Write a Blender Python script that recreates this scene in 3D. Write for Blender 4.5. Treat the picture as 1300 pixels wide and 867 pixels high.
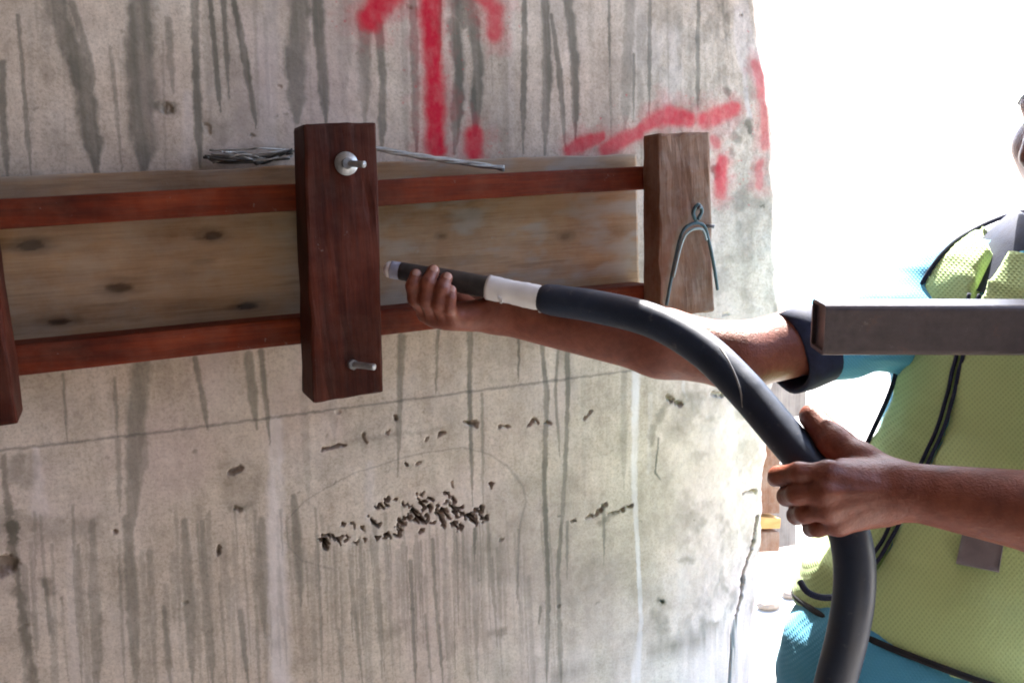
import bpy, bmesh, math
import numpy as np
from mathutils import Vector, Matrix

for o in list(bpy.data.objects):
    bpy.data.objects.remove(o, do_unlink=True)
scene = bpy.context.scene
COL = scene.collection

# ------------------------------------------------------------------ camera
FOC, YAW, PITCH, ROLL = 1200.0, math.radians(22.0), math.radians(9.0), math.radians(-2.5)
CAM = np.array([0.0, -1.17, 1.48])                 # wall front is the plane y = 0
_fw = np.array([math.sin(YAW) * math.cos(PITCH), math.cos(YAW) * math.cos(PITCH), -math.sin(PITCH)])
_r0 = np.array([math.cos(YAW), -math.sin(YAW), 0.0])
_u0 = np.cross(_r0, _fw)
RIGHT = _r0 * math.cos(ROLL) + _u0 * math.sin(ROLL)
UP = -_r0 * math.sin(ROLL) + _u0 * math.cos(ROLL)
FWD = _fw
cam_data = bpy.data.cameras.new('camera')
cam = bpy.data.objects.new('camera', cam_data)
COL.objects.link(cam)
M4 = Matrix.Identity(4)
for i in range(3):
    M4[i][0], M4[i][1], M4[i][2], M4[i][3] = RIGHT[i], UP[i], -FWD[i], CAM[i]
cam.matrix_world = M4
cam_data.sensor_width = 36.0
cam_data.lens = 36.0 * FOC / 1300.0
cam_data.clip_start = 0.02
cam_data.clip_end = 2000.0
scene.camera = cam

# ------------------------------------------------------------------ sky, sun, exposure
SUN_EL, SUN_AZ = math.radians(54), math.radians(50)          # azimuth from +Y towards +X
world = bpy.data.worlds.new('World')
scene.world = world
world.use_nodes = True
wn, wl = world.node_tree.nodes, world.node_tree.links
sky = wn.new('ShaderNodeTexSky')
sky.sky_type = 'NISHITA'
sky.sun_disc = False
sky.sun_elevation = SUN_EL
sky.sun_rotation = SUN_AZ
sky.air_density = 1.0
sky.dust_density = 2.0
sky.ozone_density = 1.0
wl.new(sky.outputs[0], wn['Background'].inputs[0])
wn['Background'].inputs[1].default_value = 0.15
sun_data = bpy.data.lights.new('sun', 'SUN')
sun_data.energy = 3.0
sun_data.angle = math.radians(0.6)
sun_data.color = (1.0, 0.95, 0.88)
sun = bpy.data.objects.new('sun', sun_data)
COL.objects.link(sun)
sdir = Vector((math.sin(SUN_AZ) * math.cos(SUN_EL), math.cos(SUN_AZ) * math.cos(SUN_EL), math.sin(SUN_EL)))
sun.rotation_euler = sdir.to_track_quat('Z', 'Y').to_euler()
sun.location = (6, 6, 8)
vs = scene.view_settings
vs.view_transform = 'Standard'
vs.look = 'None'
vs.gamma = 1.0
vs.use_curve_mapping = False
vs.exposure = 3.3
scene.render.engine = 'CYCLES'
cy = scene.cycles
cy.use_denoising = True
cy.max_bounces = 8
cy.diffuse_bounces = 5
cy.pixel_filter_type = 'BLACKMAN_HARRIS'
cy.filter_width = 1.9

# ------------------------------------------------------------------ survey helpers
def ray(px, py):
    return FWD + RIGHT * ((px - 650.0) / FOC) - UP * ((py - 433.5) / FOC)
def P(px, py, d):
    """point seen at photo position (px, py), d metres in front of the lens"""
    return CAM + ray(px, py) * d
def W(px, py, y=0.0):
    """point seen at photo position (px, py) on the vertical plane at y"""
    r = ray(px, py)
    return CAM + r * ((y - CAM[1]) / r[1])

def smooth(a, b, x):
    t = np.clip((x - a) / (b - a), 0, 1)
    return t * t * (3 - 2 * t)
_tab = np.random.default_rng(7).random((8, 256, 256)).astype(np.float32)
def vnoise(x, y, s=0):
    t = _tab[s % 8]
    xi, yi = np.floor(x).astype(int), np.floor(y).astype(int)
    fx, fy = x - xi, y - yi
    fx = fx * fx * (3 - 2 * fx); fy = fy * fy * (3 - 2 * fy)
    g = lambda a, b: t[(xi + a) & 255, (yi + b) & 255]
    return (g(0, 0) * (1 - fx) + g(1, 0) * fx) * (1 - fy) + (g(0, 1) * (1 - fx) + g(1, 1) * fx) * fy
def fbm(x, y, s=0, o=4):
    v, a, n = 0, 0.5, 0
    for i in range(o):
        v = v + a * vnoise(x * 2 ** i + 17.3 * i, y * 2 ** i + 9.1 * i, s + i)
        n += a; a *= 0.5
    return v / n
def noise3(p, s=0):
    return (vnoise(p[..., 0] + 3.7 * p[..., 2], p[..., 1] - 2.3 * p[..., 2], s) +
            vnoise(p[..., 1] + 11 + p[..., 0], p[..., 2] + 5, s + 1) + vnoise(p[..., 2] - p[..., 1], p[..., 0], s + 2)) / 3 - 0.5

# ------------------------------------------------------------------ object helpers
def link(name, mesh, mat=None, parent=None, loc=None):
    o = bpy.data.objects.new(name, mesh)
    COL.objects.link(o)
    if mat is not None:
        mesh.materials.append(mat)
    if parent is not None:
        o.parent = parent
        if loc is not None:
            o.location = Vector(loc) - parent.location
        else:
            o.location = -parent.location
    elif loc is not None:
        o.location = loc
    return o
def tag(o, label=None, cat=None, group=None, kind=None):
    if label: o['label'] = label
    if cat: o['category'] = cat
    if group: o['group'] = group
    if kind: o['kind'] = kind
    return o
def empty(name, loc):
    o = bpy.data.objects.new(name, None)
    COL.objects.link(o)
    o.location = Vector(loc)
    return o
def mesh_from(name, verts, faces, smooth_shade=True):
    m = bpy.data.meshes.new(name)
    verts = np.asarray(verts, dtype=np.float32)
    if isinstance(faces, np.ndarray):
        n, k = faces.shape
        m.vertices.add(len(verts)); m.vertices.foreach_set('co', verts.ravel())
        m.loops.add(n * k); m.loops.foreach_set('vertex_index', faces.astype(np.int32).ravel())
        m.polygons.add(n); m.polygons.foreach_set('loop_start', np.arange(0, n * k, k, dtype=np.int32))
        m.update(calc_edges=True); m.validate()
    else:
        m.from_pydata([tuple(map(float, v)) for v in verts], [], faces); m.update()
    m.polygons.foreach_set('use_smooth', np.full(len(m.polygons), smooth_shade))
    return m
def attr(m, name, vals):
    a = m.attributes.new(name, 'FLOAT', 'POINT')
    a.data.foreach_set('value', np.asarray(vals, dtype=np.float32).ravel())
def grid_faces(nr, nc, off=0):
    i = np.arange(nr - 1)[:, None] * nc + np.arange(nc - 1)[None, :] + off
    return np.stack([i, i + 1, i + 1 + nc, i + nc], -1).reshape(-1, 4)
def bevel_mesh(name, verts, faces, w=0.003, seg=2, sub=0, jit=0.0, seed=0):
    bm = bmesh.new()
    vs_ = [bm.verts.new(tuple(map(float, v))) for v in verts]
    for f in faces: bm.faces.new([vs_[i] for i in f])
    bmesh.ops.recalc_face_normals(bm, faces=bm.faces)
    if w > 0:
        bmesh.ops.bevel(bm, geom=list(bm.edges), offset=w, segments=seg, profile=0.6, affect='EDGES')
    if sub:
        long = [e for e in bm.edges if e.calc_length() > 0.06]
        bmesh.ops.subdivide_edges(bm, edges=long, cuts=sub, use_grid_fill=True)
    if jit:
        rg = np.random.default_rng(seed)
        co = np.array([tuple(v.co) for v in bm.verts])
        ds = np.stack([noise3(co * 55 + 3.1 * seed + 11 * k, k) for k in range(3)], -1) * jit * 8 + rg.normal(0, jit * .5, co.shape)
        for v, d in zip(bm.verts, ds):
            v.co += Vector(d)
    m = bpy.data.meshes.new(name)
    bm.to_mesh(m); bm.free()
    return m
HEX = [(0, 1, 2, 3), (4, 7, 6, 5), (0, 4, 5, 1), (1, 5, 6, 2), (2, 6, 7, 3), (3, 7, 4, 0)]
def timber(name, front, depth, mat, parent=None, w=0.003, sub=0, jit=0.0, seed=1, dv=(0, 1, 0)):
    """a sawn timber: front face corners (TL, TR, BR, BL) and how deep it runs behind them"""
    f = [np.array(p, float) for p in front]
    b = [p + np.array(dv, float) * depth for p in f]
    c = sum(f + b) / 8
    return link(name, bevel_mesh(name, [p - c for p in f + b], HEX, w, 2, sub, jit, seed), mat, parent, c)
def box(name, lo, hi, mat, parent=None, w=0.0):
    (x0, y0, z0), (x1, y1, z1) = lo, hi
    return timber(name, [(x0, y0, z1), (x1, y0, z1), (x1, y0, z0), (x0, y0, z0)], y1 - y0, mat, parent, w)
def catmull(pts, n=12):
    p = np.array(pts, float)
    q = np.vstack([2 * p[0] - p[1], p, 2 * p[-1] - p[-2]])
    out = []
    for i in range(1, len(q) - 2):
        t = np.linspace(0, 1, n, endpoint=False)[:, None]
        a, b, c, d = q[i - 1], q[i], q[i + 1], q[i + 2]
        out.append(0.5 * (2 * b + (c - a) * t + (2 * a - 5 * b + 4 * c - d) * t ** 2 + (3 * b - a - 3 * c + d) * t ** 3))
    out.append(p[-1][None])
    return np.vstack(out)
def sweep(name, pts, radii, mat, parent=None, seg=16, flat=1.0, caps=True):
    """round section carried along a line of points (already smooth)"""
    p = np.array(pts, float)
    r = np.full(len(p), radii, float) if np.isscalar(radii) else np.array(radii, float)
    t = np.gradient(p, axis=0); t /= np.linalg.norm(t, axis=1)[:, None] + 1e-12
    ref = np.array([0, 0, 1.0]) if abs(t[0][2]) < 0.9 else np.array([1.0, 0, 0])
    n = ref - t[0] * (ref @ t[0]); n /= np.linalg.norm(n)
    rings = []
    ang = np.linspace(0, 2 * np.pi, seg, endpoint=False)
    for i in range(len(p)):
        n = n - t[i] * (n @ t[i]); n /= np.linalg.norm(n)
        b = np.cross(t[i], n)
        rings.append(p[i] + r[i] * (np.cos(ang)[:, None] * n + flat * np.sin(ang)[:, None] * b))
    V = np.vstack(rings)
    F = []
    for i in range(len(p) - 1):
        for j in range(seg):
            k = (j + 1) % seg
            F.append((i * seg + j, i * seg + k, (i + 1) * seg + k, (i + 1) * seg + j))
    if caps:
        F.append(tuple(range(seg))[::-1]); F.append(tuple((len(p) - 1) * seg + j for j in range(seg)))
    c = p[0].copy() if parent is None else np.zeros(3)
    if parent is None:
        return link(name, mesh_from(name, V - c, F), mat, None, c)
    return link(name, mesh_from(name, V, F), mat, parent)

# ------------------------------------------------------------------ materials
def mat_new(name):
    m = bpy.data.materials.new(name); m.use_nodes = True
    return m, m.node_tree.nodes, m.node_tree.links, m.node_tree.nodes['Principled BSDF']
def N(nodes, kind, **kw):
    n = nodes.new(kind)
    for k, v in kw.items():
        if k in n.inputs.keys() if hasattr(n.inputs, 'keys') else False: n.inputs[k].default_value = v
        else: setattr(n, k, v)
    return n
def noise_node(nodes, links, vec, scale, detail=5, rough=0.6):
    n = nodes.new('ShaderNodeTexNoise')
    n.inputs['Scale'].default_value = scale; n.inputs['Detail'].default_value = detail; n.inputs['Roughness'].default_value = rough
    if vec is not None: links.new(vec, n.inputs['Vector'])
    return n
def ramp(nodes, links, fac, stops):
    r = nodes.new('ShaderNodeValToRGB')
    e = r.color_ramp.elements
    while len(e) < len(stops): e.new(0.5)
    for k, (p, c) in enumerate(stops):
        e[k].position = p; e[k].color = (*c, 1) if len(c) == 3 else c
    links.new(fac, r.inputs[0])
    return r
def mix(nodes, links, fac, a, b, blend='MIX'):
    m = nodes.new('ShaderNodeMix'); m.data_type = 'RGBA'; m.blend_type = blend
    for idx, v in ((0, fac), (6, a), (7, b)):
        if isinstance(v, (int, float)): m.inputs[idx].default_value = v
        elif isinstance(v, tuple): m.inputs[idx].default_value = (*v, 1)
        else: links.new(v, m.inputs[idx])
    return m.outputs[2]
def mapping(nodes, links, scale, coord='Object', rot=(0, 0, 0)):
    tc = nodes.new('ShaderNodeTexCoord'); mp = nodes.new('ShaderNodeMapping')
    mp.inputs['Scale'].default_value = scale; mp.inputs['Rotation'].default_value = rot
    links.new(tc.outputs[coord], mp.inputs[0])
    return mp.outputs[0]
def bump(nodes, links, bsdf, h, strength=0.3, dist=0.002):
    b = nodes.new('ShaderNodeBump'); b.inputs['Strength'].default_value = strength; b.inputs['Distance'].default_value = dist
    links.new(h, b.inputs['Height']); links.new(b.outputs[0], bsdf.inputs['Normal'])
    return b
def simple(name, c, rough=0.7, metal=0.0, var=0.25, scale=30, bmp=0.15, spec=0.5, dist=0.001):
    m, n, l, b = mat_new(name)
    v = mapping(n, l, (1, 1, 1))
    t = noise_node(n, l, v, scale)
    lo = tuple(x * (1 - var) for x in c); hi = tuple(min(1, x * (1 + var)) for x in c)
    r = ramp(n, l, t.outputs[0], [(0.3, lo), (0.7, hi)])
    l.new(r.outputs[0], b.inputs['Base Color'])
    b.inputs['Roughness'].default_value = rough; b.inputs['Metallic'].default_value = metal
    b.inputs['Specular IOR Level'].default_value = spec
    t2 = noise_node(n, l, v, scale * 5)
    if bmp: bump(n, l, b, t2.outputs[0], bmp, dist)
    return m
def wood(name, c_dark, c_mid, c_light, axis='x', dust=0.0, dust_col=(0.33, 0.3, 0.27), rough=0.65, use_knots=False, stain=None, mottle=0.5, splash=0.3):
    m, n, l, b = mat_new(name)
    s = [26, 26, 26]; s['xyz'.index(axis)] = 1.6
    v = mapping(n, l, tuple(s))
    g = noise_node(n, l, v, 3.0, 8, 0.62); g.inputs['Distortion'].default_value = 0.6
    s2 = [120, 120, 120]; s2['xyz'.index(axis)] = 5
    g2 = noise_node(n, l, mapping(n, l, tuple(s2)), 3.0, 5, 0.7)
    r = ramp(n, l, g.outputs[0], [(0.28, c_dark), (0.5, c_mid), (0.74, c_light)])
    col = mix(n, l, 0.42, r.outputs[0], ramp(n, l, g2.outputs[0], [(0.3, c_dark), (0.7, c_light)]).outputs[0])
    bl = noise_node(n, l, mapping(n, l, (1, 1, 1)), 9, 5, 0.6)
    col = mix(n, l, mottle, col, ramp(n, l, bl.outputs[0], [(0.34, (0.34, 0.30, 0.30)), (0.62, (1, 1, 1))]).outputs[0], 'MULTIPLY')
    if stain is not None:
        sn = noise_node(n, l, mapping(n, l, (1.0, 1, 3)), 14, 6, 0.7)
        col = mix(n, l, ramp(n, l, sn.outputs[0], [(0.56, (0, 0, 0)), (0.72, (0.8, 0.8, 0.8))]).outputs[0], col, stain)
    if dust:
        dn = noise_node(n, l, mapping(n, l, (1, 1, 1)), 22, 8, 0.7)
        col = mix(n, l, ramp(n, l, dn.outputs[0], [(0.42, (0, 0, 0)), (0.7, (dust, dust, dust))]).outputs[0], col, dust_col)
    sp = noise_node(n, l, mapping(n, l, (1, 1, 1)), 48, 6, 0.75)
    col = mix(n, l, ramp(n, l, sp.outputs[0], [(0.64, (0, 0, 0)), (0.70, (splash, splash, splash))]).outputs[0], col, (0.36, 0.33, 0.30))
    if use_knots:
        a = n.new('ShaderNodeAttribute'); a.attribute_name = 'knot'
        col = mix(n, l, a.outputs['Fac'], col, (0.05, 0.025, 0.012))
        a2 = n.new('ShaderNodeAttribute'); a2.attribute_name = 'cement'
        col = mix(n, l, a2.outputs['Fac'], col, (0.34, 0.32, 0.29))
    l.new(col, b.inputs['Base Color'])
    b.inputs['Roughness'].default_value = rough
    b.inputs['Specular IOR Level'].default_value = 0.18
    bump(n, l, b, g2.outputs[0], 0.35, 0.0015)
    return m

M = {}
M['red_x'] = wood('red_stained_timber_long', (0.045, 0.005, 0.002), (0.15, 0.017, 0.003), (0.27, 0.040, 0.006), 'x', 0.16, (0.26, 0.14, 0.09), mottle=.85)
M['red_z'] = wood('red_stained_timber_upright', (0.022, 0.0035, 0.0015), (0.062, 0.0085, 0.0028), (0.115, 0.018, 0.005), 'z', 0.16, (0.22, 0.11, 0.08), mottle=.85)
M['dusty_z'] = wood('dusty_brown_timber', (0.13, 0.052, 0.028), (0.22, 0.098, 0.055), (0.30, 0.15, 0.088), 'z', 0.5, (0.32, 0.24, 0.20))
M['plank'] = wood('pale_pine_plank', (0.25, 0.135, 0.068), (0.39, 0.235, 0.13), (0.48, 0.315, 0.19), 'x', 0.35, (0.36, 0.31, 0.25), use_knots=True)
M['brown_z'] = wood('weathered_brown_timber', (0.10, 0.045, 0.025), (0.2, 0.095, 0.055), (0.28, 0.15, 0.09), 'z', 0.4)
M['grey_z'] = wood('weathered_grey_timber', (0.12, 0.10, 0.095), (0.22, 0.19, 0.18), (0.32, 0.28, 0.26), 'z', 0.4)
M['orange_x'] = wood('orange_lit_timber', (0.4, 0.19, 0.06), (0.55, 0.3, 0.1), (0.6, 0.36, 0.15), 'x')  # warm light on the wood painted in as an orange colour
M['steel'] = simple('zinc_steel', (0.42, 0.42, 0.43), 0.42, 0.8, 0.3, 120, 0.2)
M['steel_dark'] = simple('dark_zinc', (0.2, 0.2, 0.21), 0.5, 0.7, 0.3, 120, 0.2)
M['wire'] = simple('dull_tie_wire', (0.33, 0.32, 0.31), 0.5, 0.5, 0.3, 60, 0.1)
M['wire_dark'] = simple('dark_tie_wire', (0.06, 0.055, 0.05), 0.6, 0.4, 0.3, 60, 0.1)
M['cord'] = simple('teal_cord', (0.055, 0.09, 0.10), 0.7, 0, 0.3, 80, 0.3)
M['cord_light'] = simple('pale_cord', (0.30, 0.34, 0.33), 0.7, 0, 0.2, 80, 0.3)
def rubber():
    m, n, l, b = mat_new('black_rubber')
    v = mapping(n, l, (1, 1, 1))
    t = noise_node(n, l, v, 18, 7, .7); t2 = noise_node(n, l, v, 90, 5, .7); t3 = noise_node(n, l, v, 6, 3)
    c = ramp(n, l, t.outputs[0], [(.35, (.010, .017, .036)), (.6, (.016, .026, .052)), (.8, (.05, .057, .075))]).outputs[0]
    c = mix(n, l, ramp(n, l, t2.outputs[0], [(.60, (0, 0, 0)), (.74, (.4, .4, .4))]).outputs[0], c, (.16, .15, .145))
    l.new(c, b.inputs['Base Color'])
    l.new(ramp(n, l, t.outputs[0], [(.3, (.34, .34, .34)), (.75, (.62, .62, .62))]).outputs[0], b.inputs['Roughness'])
    bump(n, l, b, t2.outputs[0], .25, .0008)
    return m
M['rubber'] = rubber()
M['head_steel'] = simple('worn_dark_steel', (0.05, 0.045, 0.045), 0.4, 0.2, 0.5, 40, 0.15)
M['tape'] = simple('white_tape', (0.84, 0.81, 0.80), 0.45, 0, 0.05, 60, 0.2)
M['band'] = simple('grey_blue_band', (0.36, 0.37, 0.46), 0.5, 0, 0.2, 60, 0.2)
M['ground'] = simple('pale_dusty_ground', (0.42, 0.39, 0.35), 0.9, 0, 0.25, 3, 0.3, 0.2, 0.01)
M['slab'] = simple('grey_concrete_slab', (0.24, 0.20, 0.165), 0.85, 0, 0.2, 4, 0.3, 0.3, 0.004)

# concrete wall material: reads the marks laid on the wall surface
def concrete():
    m, n, l, b = mat_new('stained_concrete')
    v = mapping(n, l, (1, 1, 1))
    big = noise_node(n, l, v, 5, 6, 0.6)
    fine = noise_node(n, l, v, 90, 5, 0.65)
    vert = noise_node(n, l, mapping(n, l, (45, 45, 1.3)), 1.0, 6, 0.62)
    col = ramp(n, l, big.outputs[0], [(0.3, (0.53, 0.425, 0.35)), (0.52, (0.635, 0.528, 0.447)), (0.72, (0.70, 0.605, 0.535))]).outputs[0]
    col = mix(n, l, 0.6, col, ramp(n, l, vert.outputs[0], [(0.3, (0.70, 0.69, 0.67)), (0.55, (1, 1, 1)), (0.75, (1.0, 1.0, 1.0))]).outputs[0], 'MULTIPLY')
    mid = noise_node(n, l, v, 26, 8, 0.72)
    col = mix(n, l, 0.7, col, ramp(n, l, mid.outputs[0], [(0.32, (0.70, 0.68, 0.65)), (0.5, (0.95, 0.95, 0.95)), (0.7, (1.06, 1.06, 1.07))]).outputs[0], 'MULTIPLY')
    grit = noise_node(n, l, v, 260, 3, 0.7)
    col = mix(n, l, 0.55, col, ramp(n, l, grit.outputs[0], [(0.34, (0.62, 0.60, 0.58)), (0.52, (1, 1, 1)), (0.75, (1.1, 1.1, 1.1))]).outputs[0], 'MULTIPLY')
    col = mix(n, l, 0.5, col, ramp(n, l, fine.outputs[0], [(0.3, (0.66, 0.64, 0.62)), (0.6, (1, 1, 1))]).outputs[0], 'MULTIPLY')
    def a(nm):
        t = n.new('ShaderNodeAttribute'); t.attribute_name = nm; return t.outputs['Fac']
    col = mix(n, l, a('pale'), col, (0.71, 0.635, 0.64))  # pale runs, their colour pulled to lilac against green bounce light
    col = mix(n, l, a('pink_tint'), col, (0.60, 0.45, 0.455))
    col = mix(n, l, a('grime_shade'), col, (0.125, 0.105, 0.08))  # real grime, and shade painted into the pits
    col = mix(n, l, a('drip'), col, (0.115, 0.105, 0.085))
    col = mix(n, l, a('spray'), col, (0.52, 0.008, 0.032))
    col = mix(n, l, a('pencil'), col, (0.06, 0.058, 0.06))
    l.new(col, b.inputs['Base Color'])
    b.inputs['Roughness'].default_value = 0.82
    b.inputs['Specular IOR Level'].default_value = 0.3
    bump(n, l, b, fine.outputs[0], 0.35, 0.002)
    return m
M['concrete'] = concrete()

# ------------------------------------------------------------------ the setting
def sheet(name, x0, x1, y0, y1, z, mat):
    return link(name, mesh_from(name, [(x0, y0, z), (x1, y0, z), (x1, y1, z), (x0, y1, z)], [(0, 1, 2, 3)], False), mat)
tag(sheet('ground', -300, 300, -300, 300, 0.0, M['ground']), kind='structure')
tag(box('ceiling_slab', (-4.2, -4.2, 2.75), (1.25, 0.18, 2.95), M['slab']), kind='structure')
tag(box('sun_block_slab', (1.255, -0.75, 2.70), (2.3, 0.18, 2.95), M['slab']), kind='structure')  # unseen slab added to keep the sun off the near arm
tag(box('side_wall', (-4.2, -4.0, 0.0), (-4.0, 0.35, 2.745), M['slab']), kind='structure')
tag(box('rear_wall', (-4.2, -4.2, 0.0), (1.95, -4.005, 2.745), M['slab']), kind='structure')
tag(box('light_block_wall', (1.8, -4.0, 0.0), (1.95, -1.6, 2.745), M['slab']), kind='structure')  # unseen wall added to cut side light and darken the left

# ------------------------------------------------------------------ concrete wall with its marks
def build_wall():
    EDGE = float(W(980, 400)[0])
    step = 0.0014
    xs = np.concatenate([np.linspace(-3.99, -0.5, 30), np.arange(-0.48, EDGE, step), [EDGE]])
    # beyond the edge the sheet turns the corner and runs back along the wall's end
    back = np.concatenate([np.linspace(0.002, 0.014, 6), np.linspace(0.03, 0.3, 12)])
    zlo, zhi = float(W(400, 880)[2]) - 0.04, float(W(600, -12)[2]) + 0.04
    zs = np.concatenate([np.linspace(0, zlo - 0.02, 25), np.arange(zlo, zhi, step), np.linspace(zhi + 0.02, 2.746, 25)])
    X, Z = np.meshgrid(xs, zs)
    sh = X.shape
    mk = {k: np.zeros(sh, np.float32) for k in ('pale', 'pink_tint', 'grime_shade', 'drip', 'spray', 'pencil')}
    dep = np.zeros(sh, np.float32)
    pxm = 1.17 / FOC / math.cos(YAW) * 1.03                  # metres on the wall for one photo pixel (about)
    wob = (fbm(X * 60, Z * 60, 1, 3) - 0.5)
    wpx = 0.006 * (fbm(X * 110, Z * 110, 5, 3) - 0.5) + .004 * (fbm(X * 320 + 7, Z * 320, 2, 2) - .5)
    wpz = 0.006 * (fbm(X * 110 + 50, Z * 110, 0, 3) - 0.5) + .004 * (fbm(X * 320, Z * 320 + 9, 3, 2) - .5)
    wob2 = (fbm(X * 160, Z * 160, 3, 3) - 0.5)
    def stroke(key, pts, w, val=1.0, soft=0.35, rag=0.5, vfade=None, ends=0.0):
        p = [W(a, b) for a, b in pts]
        ws = w if isinstance(w, (list, tuple)) else [w] * len(p)
        best = None
        for i in range(len(p) - 1):
            a, b = p[i][[0, 2]], p[i + 1][[0, 2]]
            wa, wb = ws[i] * pxm / 2, ws[i + 1] * pxm / 2
            mg = max(wa, wb) * 2.4 + 0.006
            ix = np.where((xs > min(a[0], b[0]) - mg) & (xs < max(a[0], b[0]) + mg))[0]
            iz = np.where((zs > min(a[1], b[1]) - mg) & (zs < max(a[1], b[1]) + mg))[0]
            if len(ix) == 0 or len(iz) == 0: continue
            sl = (slice(iz[0], iz[-1] + 1), slice(ix[0], ix[-1] + 1))
            jx, jz = (.35, .35) if key in ('drip', 'pale', 'pencil', 'spray') else (1.0, 1.0)
            x, z = X[sl] + jx * wpx[sl], Z[sl] + jz * wpz[sl]
            ab = b - a
            t = np.clip(((x - a[0]) * ab[0] + (z - a[1]) * ab[1]) / (ab @ ab + 1e-12), 0, 1)
            d = np.hypot(x - a[0] - t * ab[0], z - a[1] - t * ab[1])
            ww = wa + (wb - wa) * t
            if key == 'drip' and i == len(p) - 2: ww = ww * (1 - .7 * smooth(.6, 1.0, t))
            d = d + rag * ww * (wob[sl] * 1.3 + wob2[sl] * 0.7)
            mv = val * smooth(ww * (1 + soft), ww * (1 - soft), d)
            if key == 'pit':
                dep[sl] = np.maximum(dep[sl], mv)
            else:
                mk[key][sl] = np.maximum(mk[key][sl], mv)
    D = lambda pts, w, v=0.8, soft=0.4: stroke('drip', pts, w, v, soft, 0.5)
    # --- long drips above the formwork
    for pts, w, v in [
        ([(23, 20), (30, 110), (40, 223)], 4, .55), ([(66, -5), (90, 60), (107, 113), (123, 222)], [20, 22, 21, 19], .72),
        ([(92, 5), (113, 81), (118, 120)], 8, .6), ([(57, 20), (60, 70)], 10, .25), ([(140, 60), (155, 216)], 4, .45),
        ([(180, -10), (178, 110), (184, 222)], [24, 29, 24], .68), ([(213, 25), (220, 118)], 7, .4), ([(247, -5), (249, 90), (254, 212)], [7, 9, 8], .7),
        ([(266, -5), (273, 70), (280, 142)], 6, .72), ([(283, -5), (291, 125)], 6, .7), ([(296, -5), (312, 80), (326, 165)], [6, 8, 5], .72),
        ([(383, -10), (375, 70), (377, 155)], [22, 23, 20], .72), ([(402, -10), (408, 70), (414, 155)], [14, 12, 12], .75), ([(3, 80), (4, 160), (10, 225)], 7, .6),
        ([(462, 20), (463, 160)], 15, .45), ([(480, 30), (486, 100), (484, 192)], [10, 9, 10], .6), ([(524, -5), (526, 90), (529, 195)], [8, 10, 8], .65),
        ([(559, -5), (557, 90)], 5, .7), ([(587, -10), (588, 32)], 36, .75), ([(576, 30), (584, 90), (577, 195)], [20, 15, 14], .75),
        ([(600, 25), (607, 80), (603, 172)], [16, 15, 15], .75), ([(666, -5), (664, 195)], [7, 9], .65), ([(692, -5), (695, 90), (692, 197)], [11, 12, 10], .7),
        ([(700, 20), (710, 90), (718, 192)], [5, 8, 6], .65), ([(720, -10), (729, 70), (731, 178)], [16, 14, 9], .7), ([(773, -5), (774, 84)], [3, 5], .65),
        ([(800, -5), (796, 90), (793, 164)], [15, 15, 14], .42), ([(805, 70), (804, 155)], 4, .6), ([(825, -5), (824, 153)], 6, .65),
        ([(888, -5), (886, 70), (886, 136)], [5, 8, 6], .55), ([(863, -5), (862, 90)], 10, .25), ([(438, -5), (436, 140)], 14, .22), ([(640, -5), (642, 190)], 12, .12),
        ([(345, -5), (350, 150)], 12, .14), ([(750, -5), (752, 150)], 8, .15), ([(916, -5), (915, 120)], 9, .2)]:
        D(pts, w, v)
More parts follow.
